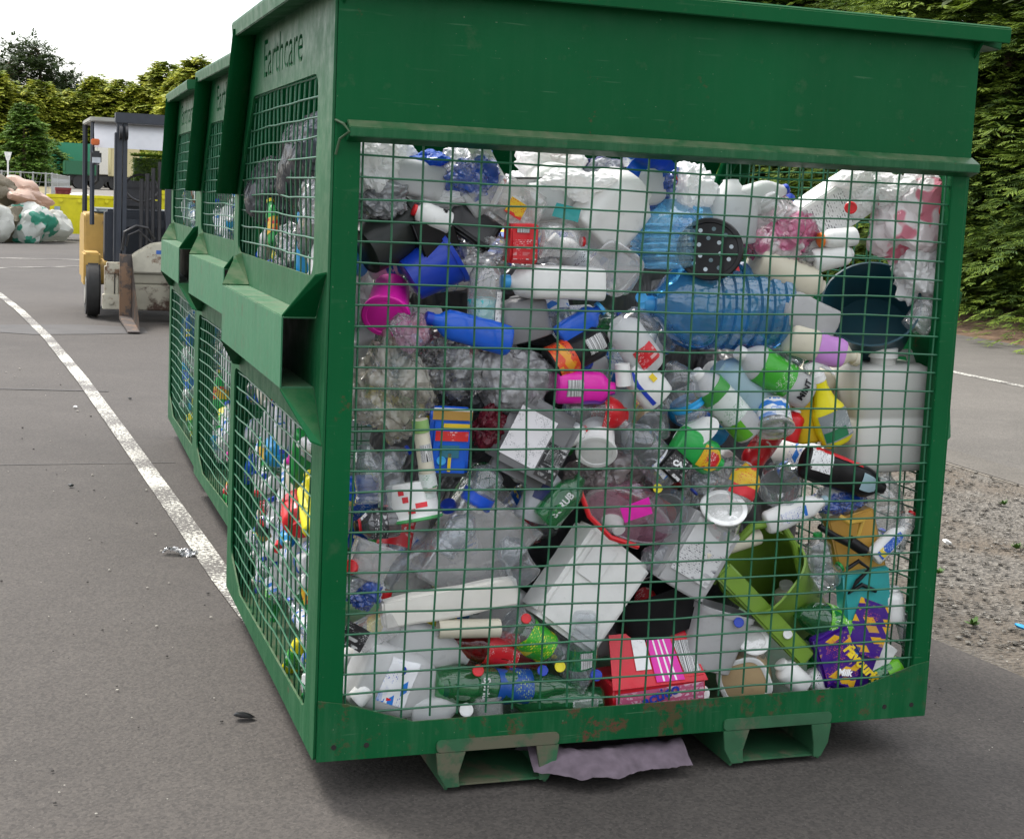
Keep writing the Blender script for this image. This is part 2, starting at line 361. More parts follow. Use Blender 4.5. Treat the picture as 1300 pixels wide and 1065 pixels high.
# matrix taking (u,v,w) of a plate to the end face: u=y, v=z, w=-x  / the long face: u=x, v=z, w=-y
ME = Matrix(((0, 0, -1, 0), (1, 0, 0, 0), (0, 1, 0, 0), (0, 0, 0, 1)))
MF = Matrix(((1, 0, 0, 0), (0, 0, -1, 0), (0, 1, 0, 0), (0, 0, 0, 1)))
def T(x, y, z): return Matrix.Translation((x, y, z))
UPW = [(.18, 1.25), (1.52, 1.25), (1.52, 1.44), (1.235, 1.735), (.18, 1.735)]
LOW = [(.125, .20), (1.56, .20), (1.56, .87), (.125, .87)]
def wires(name, poly, fx, du, dv, u0, v0, r, m, parent, wob=.0019, seed=1):
    "welded wire panel clipped to a polygon; fx maps (u,v,w) to a point"
    q = random.Random(seed); b = MB()
    def clip(c, axis):
        xs = []
        n = len(poly)
        for i in range(n):
            a, e = poly[i], poly[(i+1) % n]
            if (a[axis] - c)*(e[axis] - c) < 0:
                t = (c-a[axis])/(e[axis]-a[axis]); xs.append(a[1-axis]+(e[1-axis]-a[1-axis])*t)
        return (min(xs), max(xs)) if len(xs) >= 2 else None
    us = [p[0] for p in poly]; vs = [p[1] for p in poly]
    def line(p0, p1, w):
        k = max(2, int((p1-p0).length/.12)); pts = []
        for i in range(k+1):
            p = p0.lerp(p1, i/k); pts.append(fx(p.x+q.uniform(-wob, wob)+.005*noise.noise(Vector((p.x*2, p.y*2, seed))), p.y+q.uniform(-wob, wob)+.006*noise.noise(Vector((p.x*1.7, p.y*2, seed+9))), w+q.uniform(-wob, wob)+.007*noise.noise(Vector((p.x*3, p.y*3, seed+5)))))
        b.tube(pts, r, 6)
    u = u0
    while u < max(us):
        c = clip(u, 0)
        if c and u > min(us): line(Vector((u, c[0], 0)), Vector((u, c[1], 0)), 0)
        u += du
    v = v0
    while v < max(vs):
        c = clip(v, 1)
        if c and v > min(vs): line(Vector((c[0], v, 0)), Vector((c[1], v, 0)), 2*r*.9)
        v += dv
    return b.obj(name, m, parent, smooth=True)

def make_cage(label, front=True):
    t = empty('recycling_cage', label=label, cat='cage', group='green steel cages standing in a row')
    P = paint(); PD = paint(.6, .6, 1); PW = simple('green_wire', (.010, .095, .042), .4, var=.3, dirt=(.05, .04, .025), dth=.64)
    PL = paint(.62, .3, 3); PR = paint(.4, 1.15, 2)  # PL: paler end paint, sky sheen as well as dust put into its colour
    # end panel with two windows and the cut out name
    out = rounded([(0, Z0), (D, Z0), (D, 1.43), (1.235, ZT-.03), (0, ZT-.03)], .012, 2)
    low = rounded([(.125, .185), (1.30, .155), (1.53, .24), (1.53, .87), (.125, .87)], .05)
    cu = bpy.data.curves.new('letters', 'FONT'); cu.body = 'Earthcare'; cu.size = .17; cu.align_x = 'CENTER'; cu.align_y = 'CENTER'; cu.offset = .0022; cu.fill_mode = 'NONE'; cu.resolution_u = 3
    to = bpy.data.objects.new('tmp', cu); COL.objects.link(to); bpy.context.view_layer.update()
    tm = bpy.data.meshes.new_from_object(to.evaluated_get(bpy.context.evaluated_depsgraph_get())); bpy.data.objects.remove(to)
    nb = {}
    for ed in tm.edges:
        a, b_ = ed.vertices; nb.setdefault(a, []).append(b_); nb.setdefault(b_, []).append(a)
    seen = set(); loops = []; xs = [v.co.x for v in tm.vertices]; kx = .64/(max(xs)-min(xs)); mid = (max(xs)+min(xs))/2
    for st_ in nb:
        if st_ in seen: continue
        lp = [st_]; seen.add(st_); cur = st_
        while True:
            nx_ = [n_ for n_ in nb[cur] if n_ not in seen]
            if not nx_: break
            cur = nx_[0]; seen.add(cur); lp.append(cur)
        if len(lp) > 2: loops.append([(.725-(tm.vertices[k].co.x-mid)*kx, 1.825+tm.vertices[k].co.y*.92) for k in lp])
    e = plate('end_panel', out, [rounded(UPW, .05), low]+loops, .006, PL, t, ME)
    e['label'] = 'end panel with the name Earthcare cut through it'
    # far end panel (right)
    plate('end_panel', out, [rounded(UPW, .05), low], .006, P, t, T(W, 0, 0) @ ME)
    # corner posts
    for (x0, y0, h) in ((.004, 0, ZT-.03), (W-.05, 0, ZT-.03), (.004, D-.045, 1.43), (W-.05, D-.045, 1.43)):
        b = MB(); xa = x0 if x0 < 1 else x0; sx = .061 if x0 < 1 else .046
        b.prism(rounded([(xa, y0-.004), (xa+sx, y0-.004), (xa+sx, y0+.045), (xa, y0+.045)], .004, 2), Z0+.003, h, 'z')
        b.obj('corner_post', P, t)
    # bottom rail with its corner gussets
    def rail(y, name='bottom_rail'):
        b = MB()
        pl = [(.0035, Z0), (W-.0035, Z0), (W-.0035, .255), (W-.05, .247), (1.49, .196), (.24, .186), (.072, .240), (.0035, .252)]
        b.prism(pl, y-.009, y-.0045, 'y')
        for bx in (.05, .12, W-.05, W-.14):
            pass
        o = b.obj(name, PR, t, bevel=.001)
        h = MB()
        for bx in (.045, .125, W-.05, W-.135): h.cyl((bx, y-.0105, Z0+.035), (bx, y-.0085, Z0+.035), .0065, 10)
        h.obj('bolt_hole', simple('dark_hole', (.008, .007, .006), .8), o)
        return o
    rail(0)
    MB().box((.0, D-.004, Z0), (W, D+.004, .19)).obj('bottom_rail', P, t)
    MB().box((.01, .01, Z0+.005), (W-.01, D-.01, Z0+.02)).obj('cage_floor', PR, t)
    # fork channels with flared legs
    for x0 in (.30, 1.08):
        b = MB(); x1 = x0+.32
        b.prism(rounded([(x0, Z0+.003), (x1, Z0+.003), (x1, Z0+.034), (x0, Z0+.034)], .012, 3), -.0158, -.0095, 'y')
        for y in (-.016, D-.03):
            for (xa, xb, s) in ((x0, x0+.075, 1), (x1-.06, x1, -1)):
                pl = [(xa, Z0+.002), (xb, Z0+.002), (xb-.012*s-.004, .045), (xb-.012, .012), (xa+.028, .012), (xa+.006, .05)] if s > 0 else [(xb, Z0+.002), (xa, Z0+.002), (xa+.01, .05), (xa+.012, .012), (xb-.026, .012), (xb-.006, .05)]
                b.prism(pl, y, y+.007, 'y')
        for xx in (x0+.03, x1-.03): b.box((xx-.004, -.008, .004), (xx+.004, D-.025, Z0))
        b.box((x0+.03, -.006, .011), (x1-.03, D-.03, .016))
        b.obj('fork_channel', simple('scraped_green_paint', (.018, .085, .035), .6, var=.3, scale=9, dirt=(.09, .09, .055), dth=.50), t, bevel=.0008)
    # upper band, ledge and rim of the long side
    b = MB(); b.box((.0035, -.008, 1.612), (W-.0035, -.0045, 1.93)); b.obj('upper_panel', P, t)
    b = MB(); pl = [(-.0045, 1.622), (-.042, 1.603), (-.042, 1.582), (-.0045, 1.570)]
    b.prism(pl, .03, W+.004, 'x'); lo = b.obj('ledge', PD, t, bevel=.0015)
    b = MB(); b.tube([(.004, -.006, 1.618), (.018, -.028, 1.609), (.030, -.040, 1.592), (.012, -.020, 1.575), (.006, -.008, 1.54)], .003, 6); b.obj('weld_bead', simple('weld', (.04, .075, .035), .8), lo)
    b = MB(); b.prism([(0, 1.925), (-.055, 1.915), (-.058, 1.952), (-.052, 1.958), (0, 1.958)], -.02, W+.055, 'x')
    b.prism([(-.0045, 1.87), (-.045, 1.916), (-.0045, 1.916)], .012, .018, 'x'); b.prism([(-.0045, 1.87), (-.045, 1.916), (-.0045, 1.916)], W-.02, W-.014, 'x')
    b.obj('top_rim', P, t, bevel=.0025)
    # rims of the two ends and the back
    for s, xx in ((-1, 0), (1, W)):
        b = MB(); b.prism([(xx-.004*s, 1.918), (xx+.070*s, 1.905), (xx+.074*s, 1.945), (xx+.068*s, 1.954), (xx-.004*s, 1.954)], -.0 if s < 0 else .002, 1.245, 'y')
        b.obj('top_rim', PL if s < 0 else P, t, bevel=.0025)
        # curled flange along the sloping far edge
        n = 9; vs = []
        for j, (y, z) in enumerate([(1.235, 1.925), (1.60, 1.435)]):
            ly, lz = (1.215, 1.93) if j == 0 else (1.42, 1.43)
            for i in range(n+1):
                tt = i/n; a = tt*PI/2
                px = -.078*(1-math.cos(a))**.8 if j >= 0 else 0
                yy = y-.085*math.sin(a*.999)*(1 if j else .7); 
                vs.append((xx+(-px if s > 0 else px), yy, z))
        fs = [(i, i+1, n+2+i, n+1+i) for i in range(n)]
        nv = len(vs); vs2 = vs+[(v[0]+.0035*s*-1, v[1]-.003, v[2]) for v in vs]
        fs2 = fs+[tuple(k+nv for k in f[::-1]) for f in fs]+[(n, n+nv, 2*n+1+nv, 2*n+1), (n+1, n+1+nv, nv, 0)]+[(i, i+nv, i+1+nv, i+1) for i in range(n)]+[(n+1+i, n+2+i, n+2+i+nv, n+1+i+nv) for i in range(n)]
        mb = MB(); mb.add(vs2, fs2); mb.obj('side_flange', P, t, smooth=True, sharp=60)
    b = MB(); b.prism([(1.60, 1.43), (1.605, 1.43), (1.235, 1.945), (1.23, 1.945)], .01, W-.01, 'x'); b.obj('sloping_panel', P, t)
    # wire panels
    wires('wire_panel', [(.06, .19), (W-.045, .19), (W-.045, 1.60), (.06, 1.60)], lambda u, v, w: Vector((u, .012-w, v)), .0712, .0492, .0752, .2125, .0027, PW, t)
    for xx in (.012, W-.012):
        sg = 1 if xx < 1 else -1
        wires('wire_panel', [(.04, .15), (1.58, .15), (1.58, .9), (.04, .9)], lambda u, v, w: Vector((xx-w*sg, u, v)), .0712, .0492, .16, .215, .0026, PW, t, seed=3)
        wires('wire_panel', [(.1, 1.22), (1.56, 1.22), (1.56, 1.44), (1.26, 1.76), (.1, 1.76)], lambda u, v, w: Vector((xx-w*sg, u, v)), .0712, .0492, .16, 1.29, .0026, PW, t, seed=4)
    wires('wire_panel', [(.06, .19), (W-.045, .19), (W-.045, 1.42), (.06, 1.42)], lambda u, v, w: Vector((u, D-.02+w, v)), .0712, .0492, .0752, .2125, .0026, PW, t, seed=5)
    # rotator pocket with its wings on each end
    for s, xx in ((-1, -.003), (1, W+.003)):
        y0, y1, p, za, zb, k = .125, 1.24, .082, .985, 1.157, .004
        b = MB(); X = lambda a: xx+s*a
        def bx(xa, xb, ya, yb, z_0, z_1): b.box((min(X(xa), X(xb)), ya, z_0), (max(X(xa), X(xb)), yb, z_1))
        bx(p-k, p, y0, y1, za, zb); bx(0.0005, p-k-.0002, y0, y1, zb-k, zb); bx(0.0005, p-k-.0002, y0, y1, za, za+k)
        box = b.obj('rotator_pocket', paint(1.1, .9, 5, (.026, .155, .07)), t, bevel=.0012)
        # flared guides at both mouths of the pocket
        for (zb_, zo, m_) in ((zb, 1.268, P), (za, .868, P)):
            for (yb_, yo) in ((y0, y0-.120), (y1, y1+.185)):
                zo_ = zo if yo < .5 else zb_+(zo-zb_)*.8; a_, b_, c_ = Vector((X(p), yb_, zb_)), Vector((X(.0006), yb_, zb_)), Vector((X(.0006), yo, zo_)); d_ = Vector((X(p*.30), yo+(.018 if yo < .5 else -.03), zo_+(-.008 if zo > 1 else .008)))
                dz = Vector((0, 0, .004 if zo > 1 else -.004)); v = [a_, b_, c_, d_]; v += [q_+dz for q_ in v]
                MB().add(v, [(0, 1, 2, 3), (7, 6, 5, 4), (0, 4, 5, 1), (1, 5, 6, 2), (2, 6, 7, 3), (3, 7, 4, 0)]).obj('pocket_flare', m_, t)
    return t
cages = [make_cage('nearest green steel cage packed with plastic bottles, its long wire side facing us')]
for (x, y, rz, lab) in ((.125, 2.07, .6, 'middle green steel cage of the row, behind the nearest one and ahead of the farthest'), (.125, 3.80, -.6, 'farthest green steel cage of the row, next to the forklift attachment')):
    c = copy_tree(cages[0]); c.location = (x, y, 0); c.rotation_euler.z = R(rz); c['label'] = lab; cages.append(c)
# ---------------------------------------------------------------- containers
def loft(sec, n=24, cap0=True, cap1=True):
    "sections (z, halfwidth x, halfdepth y, power, dx, dy)"
    v = []; f = []
    for s in sec:
        z, a, b, p = s[:4]; dx, dy = (s[4], s[5]) if len(s) > 4 else (0, 0)
        for k in range(n):
            t = 2*PI*k/n; c, q = math.cos(t), math.sin(t)
            v.append(Vector((dx+a*math.copysign(abs(c)**(2/p), c), dy+b*math.copysign(abs(q)**(2/p), q), z)))
    for i in range(len(sec)-1):
        for k in range(n):
            a, b = i*n+k, i*n+(k+1) % n; f.append((a, b, b+n, a+n))
    if cap0: f.append(tuple(range(n))[::-1])
    if cap1: f.append(tuple(range((len(sec)-1)*n, len(sec)*n)))
    return v, f
def crumple(v, amt, sc, seed):
    if not amt: return v
    o = Vector((seed*3.1, seed*1.7, seed*.9))
    out = []
    for p in v:
        d = noise.noise_vector(p*sc+o)+.5*noise.noise_vector(p*sc*2.3+o)
        out.append(p+d*amt)
    return out
# profile tables: fraction of length -> fraction of radius
PROF = {
 'pet': [(0, .70), (.012, .90), (.04, 1), (.12, .98), (.135, .94), (.15, .98), (.22, 1), (.23, .95), (.245, .95), (.26, .99), (.42, .99), (.56, .99), (.58, .94), (.60, .98), (.68, .96), (.75, .84), (.82, .62), (.88, .42), (.90, .34), (.915, .38), (.925, .34)],
 'soda': [(0, .60), (.015, .85), (.05, .98), (.1, 1), (.3, 1), (.32, .97), (.55, .97), (.57, 1), (.65, .97), (.73, .86), (.81, .62), (.87, .42), (.90, .33), (.915, .38), (.925, .34)],
 'water': [(0, .7), (.02, .95), (.05, 1), (.09, 1), (.10, .93), (.12, .93), (.13, 1), (.18, 1), (.19, .93), (.21, .93), (.22, 1), (.27, 1), (.28, .93), (.30, .93), (.31, 1), (.36, 1), (.37, .93), (.39, .93), (.40, 1), (.45, 1), (.46, .93), (.48, .93), (.49, 1), (.54, 1), (.55, .93), (.57, .93), (.58, 1), (.66, 1), (.74, .9), (.82, .65), (.88, .4), (.91, .3), (.93, .3)],
 'milk': [(0, .84), (.012, .95), (.04, 1), (.30, 1), (.50, 1), (.58, .97), (.68, .86), (.78, .66), (.86, .43), (.90, .33), (.93, .32)],
 'jug': [(0, .86), (.01, .96), (.04, 1), (.4, 1), (.7, 1), (.78, .95), (.85, .72), (.89, .4), (.91, .3), (.93, .3)],
 'round': [(0, .88), (.012, .97), (.04, 1), (.2, 1), (.5, 1), (.70, 1), (.76, .96), (.82, .8), (.87, .55), (.90, .42), (.93, .42)],
 'deterg': [(0, .80), (.015, .93), (.05, 1), (.3, 1), (.45, .95), (.55, .93), (.68, .95), (.76, .85), (.82, .6), (.86, .40), (.90, .36), (.93, .36)],
 'tube': [(0, 1), (.04, 1), (.8, 1), (.86, .8), (.88, .5), (.93, .5)],
}
POW = {'milk': 4.2, 'jug': 5, 'pet': 2, 'soda': 2, 'water': 2, 'round': 2, 'deterg': 2.6, 'tube': 2}
DEP = {'milk': .85, 'jug': .72, 'pet': 1, 'soda': 1, 'water': 1, 'round': 1, 'deterg': .62, 'tube': 1}
def rad_at(kind, t):
    P = PROF[kind]
    for (a, b), (c, d) in zip(P, P[1:]):
        if a <= t <= c: return b+(d-b)*(t-a)/(c-a) if c > a else b
    return P[-1][1]
def frame(P0, P1, spin=0):
    z = (P1-P0).normalized(); y = Vector((0, 1, 0)); y = y-z*y.dot(z)
    if y.length < .15: y = Vector((0, 0, 1)) if z.y < 0 else Vector((0, 0, -1)); y = y-z*y.dot(z)
    y.normalize(); x = y.cross(z).normalized()
    M = Matrix(((x.x, y.x, z.x, P0.x), (x.y, y.y, z.y, P0.y), (x.z, y.z, z.z, P0.z), (0, 0, 0, 1)))
    return M @ Matrix.Rotation(R(spin), 4, 'Z')
def patch(sec_fn, z0, z1, t0, t1, off, n=14, m=6):
    "piece of the wall between two heights and two angles (0 faces front), lifted by off"
    v = []; f = []
    for j in range(m+1):
        z = z0+(z1-z0)*j/m; a, b, p = sec_fn(z)
        for i in range(n+1):
            t = R(t0+(t1-t0)*i/n)-PI/2; c, q = math.cos(t), math.sin(t)
            v.append(Vector(((a+off)*math.copysign(abs(c)**(2/p), c), (b+off)*math.copysign(abs(q)**(2/p), q), z)))
    for j in range(m):
        for i in range(n):
            a = j*(n+1)+i; f.append((a, a+1, a+n+2, a+n+1))
    return v, f
def wraptext(txt, size, fn, zc, along, up, color, parent, flip=False, th=0, off=.003, bold=.001):
    me = textmesh(txt, size, .0004, bold)
    for v in me.vertices:
        u, w = v.co.x, v.co.y
        if flip: u, w = -u, -w
        z, s = (zc+u, w) if along else (zc+w, u)
        if along: s = -w if not flip else -w; s = -w
        a, b, p = fn(z); t = R(th)+s/max(a, .01)
        v.co = Vector(((a+off)*math.sin(t), -(b+off)*math.cos(t), z)) if p < 3 else Vector((s+math.sin(R(th))*a, -(b+off), z))
    me.materials.append(color)
    o = bpy.data.objects.new('lettering', me); COL.objects.link(o); o.parent = parent; return o

def bottle(kind, P0, P1, r, mat, cap=None, name='bottle', label=None, cat=None, group=None, lab=None, patches=(), text=None, spin=0, cr=0, seed=0, dep=None, handle=False, liquid=None, n=20, nocap=False, capr=None):
    L = (P1-P0).length; pw = POW[kind]; dp = DEP[kind] if dep is None else dep
    fn = lambda z: (r*rad_at(kind, z/L), r*dp*rad_at(kind, z/L), pw if z/L < .75 else 2.2)
    sec = []
    for t, q in PROF[kind]:
        neck = t > .84; a = q*r
        sec.append((t*L, a, a if neck else a*dp, pw if t < .75 else 2))
    v, f = loft(sec, n)
    v = crumple(v, cr, 14, seed)
    M = frame(P0, P1, spin)
    t = empty(name, mat=M, label=label, cat=cat or 'bottle', group=group)
    mesh('body', v, f, mat, t, True, sharp=50)
    if handle:
        b = MB(); hx = .55*r
        b.tube([(0, -r*dp*.2, L*.86), (0, -r*dp*.95, L*.80), (0, -r*dp*1.22, L*.68), (0, -r*dp*1.2, L*.55), (0, -r*dp*.9, L*.48)], r*.16, 8)
        b.obj('handle', mat, t, smooth=True)
    if cap and not nocap:
        cr_ = capr or r*PROF[kind][-1][1]*1.22; b = MB()
        b.add(*loft([(L*.925, cr_, cr_, 2), (L*.99, cr_*.96, cr_*.96, 2), (L, cr_*.85, cr_*.85, 2)], 16)); b.obj('cap', cap, t, smooth=True)
    if liquid:
        m, a, e = liquid; v, f = loft([(z*L, q*r*.965, q*r*.965*dp, pw) for z, q in [(a, rad_at(kind, a)*.97)]+[(z, q) for z, q in PROF[kind] if a < z < e]+[(e, rad_at(kind, e))]], n)
        mesh('liquid', crumple(v, cr, 14, seed), f, m, t, True)
    if lab:
        m, a, e = lab[:3]; v, f = patch(fn, a*L, e*L, -180, 180, .0012, 28, 8)
        mesh('paper_label', crumple(v, cr, 14, seed), f, m, t, True)
    for (m, a, e, t0, t1) in patches:
        v, f = patch(fn, a*L, e*L, t0, t1, .0021); mesh('paper_label', crumple(v, cr, 14, seed), f, m, t, True)
    if text:
        txt, size, zc, along, col = text[:5]; wraptext(txt, size, fn, zc*L, along, 1, col, t, flip=(len(text) > 5 and text[5]), th=text[6] if len(text) > 6 else 0)
    return t

def tub(P0, P1, r0, r1, mat, lid=None, name='tub', label=None, cat='tub', group=None, pw=2, dep=1, open_=True, lab=None, rim=True, spin=0, cr=0, seed=0, extra=None, wall=.0025, n=32, text=None):
    "tapered container from base P0 to mouth P1"
    L = (P1-P0).length; M = frame(P0, P1, spin)
    t = empty(name, mat=M, label=label, cat=cat, group=group)
    
    def rr(z): return r0+(r1-r0)*z
    sec = [(0, r0*.93, r0*.93*dep, pw), (.02*L, r0, r0*dep, pw), (.5*L, rr(.5), rr(.5)*dep, pw), (.90*L, rr(.9), rr(.9)*dep, pw)]
    if rim: sec += [(.902*L, rr(.9)+.004, (rr(.9)+.004)*dep, pw), (.99*L, r1+.005, (r1+.005)*dep, pw)]
    sec += [(L, r1, r1*dep, pw)]
    if open_ and not lid: sec += [(.97*L, r1-wall, (r1-wall)*dep, pw), (.5*L, rr(.5)-wall, (rr(.5)-wall)*dep, pw), (.03*L, r0-wall, (r0-wall)*dep, pw)]
    v, f = loft(sec, n); mesh('body', crumple(v, cr, 9, seed), f, mat, t, True, sharp=40)
    if lid:
        v, f = loft([(.93*L, r1+.005, (r1+.005)*dep, pw), (.995*L, r1+.006, (r1+.006)*dep, pw), (L+.002, r1+.003, (r1+.003)*dep, pw), (L+.002, r1-.006, (r1-.006)*dep, pw), (L-.001, r1-.009, (r1-.009)*dep, pw)], n)
        mesh('lid', v, f, lid, t, True, sharp=30)
    if lab:
        fn = lambda z: (rr(z/L), rr(z/L)*dep, pw)
        for q in (lab if isinstance(lab, list) else [lab]):
            m, a, e, t0, t1 = q; v, f = patch(fn, a*L, e*L, t0, t1, .0015, 20); mesh('paper_label', v, f, m, t, True)
    if text:
        fn = lambda z: (rr(z/L), rr(z/L)*dep, pw); txt, size, zc, along, col = text[:5]; wraptext(txt, size, fn, zc*L, along, 1, col, t, flip=(len(text) > 5 and text[5]))
    return t
def carton(P0, P1, w, d, mat, name='carton', label=None, cat='carton', group=None, top=None, spin=0, faces=(), cr=0, seed=0, text=None, bev=.004, tilt=0):
    "box with its length from P0 to P1; faces: (material, u0, u1, v0, v1, side) as fractions"
    L = (P1-P0).length; M = frame(P0, P1, spin) @ (Matrix.Rotation(R(tilt), 4, 'X') if tilt else Matrix())
    t = empty(name, mat=M, label=label, cat=cat, group=group)
    b = MB().box((-w/2, -d/2, 0), (w/2, d/2, L))
    o = b.obj('body', mat, t, bevel=bev, smooth=True)
    if cr:
        bm = bmesh.new(); bm.from_mesh(o.data); bmesh.ops.triangulate(bm, faces=[q for q in bm.faces if len(q.verts) > 4]); bmesh.ops.subdivide_edges(bm, edges=bm.edges, cuts=4, use_grid_fill=True)
        for v in bm.verts: v.co += noise.noise_vector(v.co*13+Vector((seed, 0, 0)))*cr
        bm.to_mesh(o.data); bm.free()
    for (m, u0, u1, v0, v1, side) in faces:
        x0, x1, z0, z1 = (u0-.5)*w, (u1-.5)*w, v0*L, v1*L; y = -d/2-.002-(cr*1.2 if cr else 0)
        if side == 'top':
            y0, y1 = (v0-.5)*d, (v1-.5)*d; vs = [(x0, y0, L+.002), (x1, y0, L+.002), (x1, y1, L+.002), (x0, y1, L+.002)]
        else: vs = [(x0, y, z0), (x1, y, z0), (x1, y, z1), (x0, y, z1)]
        mesh('printed_panel', vs, [(0, 1, 2, 3)], m, t)
    if text:
        txt, size, u, v_, ang, col = text; me = textmesh(txt, size, .0004, .001)
        me.transform(Matrix.Translation(((u-.5)*w, -d/2-.0035-(cr*1.2 if cr else 0), v_*L)) @ Matrix.Rotation(R(90), 4, 'X') @ Matrix.Rotation(R(ang), 4, 'Z'))
        me.materials.append(col); q = bpy.data.objects.new('lettering', me); COL.objects.link(q); q.parent = t
    return t
ICO = {}
def ico(sub):
    if sub not in ICO:
        bm = bmesh.new(); bmesh.ops.create_icosphere(bm, subdivisions=sub, radius=1)
        ICO[sub] = ([v.co.copy() for v in bm.verts], [tuple(x.index for x in f.verts) for f in bm.faces]); bm.free()
    return ICO[sub]
def ridged(p, o=4):
    s = 0; a = 1
    for i in range(o):
        s += a*(1-abs(noise.noise(p))*2.2); a *= .5; p = p*2.1+Vector((3.3, 1.7, 9.2))
    return s/1.9
def folds(p, o=5):
    "sharp facets: distance to the nearest cell of warped Voronoi plus ridges"
    d, _ = noise.voronoi(p*1.1+noise.noise_vector(p*.9)*.7); e, _ = noise.voronoi(p*2.9+noise.noise_vector(p*2)*.35)
    return .62*(d[1]-d[0])+.30*(e[1]-e[0])+.35*(ridged(p*1.3, o)-.5)
def bag(c, sx, sy, sz, mat, rot=0, seed=1, amp=.22, sub=5, name='plastic_bag', label=None, cat='bag', group=None, freq=1.5, flat=.35, lobes=.3, rx=0, kind=None, parts=None):
    vs, fs = ico(sub); off = Vector((seed*7.7, seed*3.3, seed*5.1)); out = []
    for p in vs:
        k = 1+lobes*noise.noise(p*1.1+off)*1.6+amp*1.25*(folds(p*freq+off)-.25)
        q = p*k; out.append(Vector((q.x*sx, q.y*sy, q.z*sz)))
    M = Matrix.Translation(c) @ Matrix.Rotation(R(rot), 4, 'Y') @ Matrix.Rotation(R(rx), 4, 'X')
    o = mesh(name, out, fs, mat, None, True, M, sharp=28)
    return tag(o, label, cat, group, kind)
def sheet(c, w, h, mat, rot=0, seed=1, amp=.02, name='plastic_sheet', label=None, cat='sheet', group=None, n=16, tilt=0, yaw=0, fr=8, th=.0012, curl=0):
    v = []; f = []
    for j in range(n+1):
        for i in range(n+1):
            x, z = (i/n-.5)*w, (j/n-.5)*h; p = Vector((x, 0, z)); e = 1-.12*noise.noise(Vector((x*20, seed, z*20)))
            y = amp*(ridged(p*fr+Vector((seed*5, 2, 1)), 3)-.5)*2+curl*(x*x+z*z)/(w*h)
            v.append(Vector((x*e, y, z*e)))
    for j in range(n):
        for i in range(n):
            a = j*(n+1)+i; f.append((a, a+1, a+n+2, a+n+1))
    m = len(v); v += [p+Vector((0, th, 0)) for p in v]; f += [tuple(k+m for k in q[::-1]) for q in f]
    ed = [i for i in range(n+1)]+[(j+1)*(n+1)-1 for j in range(1, n+1)]+[n*(n+1)+i for i in range(n-1, -1, -1)]+[j*(n+1) for j in range(n-1, 0, -1)]
    for a, b in zip(ed, ed[1:]+ed[:1]): f.append((b, a, a+m, b+m))
    M = Matrix.Translation(c) @ Matrix.Rotation(R(yaw), 4, 'Z') @ Matrix.Rotation(R(rot), 4, 'Y') @ Matrix.Rotation(R(tilt), 4, 'X')
    o = mesh(name, v, f, mat, None, True, M, sharp=40); return tag(o, label, cat, group)

# ---------------------------------------------------------------- colours
WHITE = plastic((.84, .84, .82), .35, .12, .1); HDPE = plastic((.76, .77, .77), .42, .1, .45); CREAM = plastic((.62, .58, .46), .4, .2)
OFFW = plastic((.52, .52, .52), .42, .25, .25); GREY = plastic((.17, .17, .18), .4); BLACK = plastic((.006, .006, .007), .35, .1)
DGREY = plastic((.022, .026, .024), .35); BLUE = plastic((.008, .045, .42), .3, .1); RBLUE = plastic((.01, .10, .55), .25, .08)
CYAN = plastic((.02, .30, .62), .3, .1); LBLUE = plastic((.05, .33, .68), .3, .1); RED = plastic((.62, .012, .018), .3, .1)
MAG = plastic((.72, .015, .38), .32, .1); PINK = plastic((.75, .20, .42), .35, .1, .3); YEL = plastic((.75, .66, .01), .3, .12)
LIME = plastic((.17, .30, .035), .38, .2); GREEN = plastic((.015, .33, .06), .3, .1); DTEAL = plastic((.010, .055, .075), .35, .15)
ORANGE = plastic((.75, .18, .02), .35, .1); GOLD = plastic((.50, .28, .05), .35, .15); TEAL = plastic((.03, .33, .33), .35, .15)
LILAC = plastic((.55, .25, .62), .35, .1); NAVY = plastic((.012, .02, .10), .35); PALEB = plastic((.35, .50, .56), .35, .15, .2)
CL = clear(body=.10); CLD = clear((.82, .85, .88), .16, .14); CLG = clear((.10, .55, .22), .25, .12); CLB = clear((.36, .70, .90), .42, .12); CLDB = clear((.10, .42, .74), .62, .16)
CLP = clear((.90, .55, .68), .28, .12); CLW = clear((.93, .93, .93), .36, .18); SMOKE = clear((.35, .36, .38), .3, .15)
FW = film((.90, .90, .90), None, 1.0); FC = film((.84, .86, .88), None, .42); FCR = film((.74, .70, .58), None, .58, 7); FG = film((.33, .34, .36), None, .9); FD = film((.07, .075, .085), None, 1.0, 4)
FWR = film((.88, .86, .87), (.74, .26, .34), 1.0, 11); FPK = film((.82, .76, .78), (.72, .16, .34), .9, 9); FWB = film((.82, .84, .87), (.02, .10, .50), .95, 9); FB = film((.01, .11, .55), None, 1.0); FRD = film((.16, .015, .03), None, 1.0)
FSIL = film((.50, .50, .52), None, .85, 16)
INK = simple('ink', (.02, .02, .025), .5); WINK = simple('white_ink', (.8, .8, .8), .5); RINK = simple('red_ink', (.6, .02, .03), .5); YINK = simple('yellow_ink', (.75, .55, .02), .5); BINK = simple('blue_ink', (.01, .04, .4), .5)
PW_ = printed((.78, .78, .78), (.05, .05, .06)); PWB = printed((.75, .76, .78), (.02, .08, .45), (.02, .18, .6)); PRD = printed((.55, .012, .02), (.7, .6, .6)); PGR = printed((.04, .40, .05), (.7, .75, .5), (.7, .7, .1))
PBK = printed((.015, .015, .018), (.6, .6, .6)); PMG = printed((.65, .02, .35), (.8, .6, .7)); PGW = printed((.6, .65, .62), (.03, .25, .08)); PBL = printed((.01, .10, .5), (.7, .75, .8), (.7, .55, .05)); PYR = printed((.7, .45, .02), (.6, .02, .02), (.6, .02, .02)); PGREY = printed((.22, .25, .26), (.5, .52, .5), None, 45)
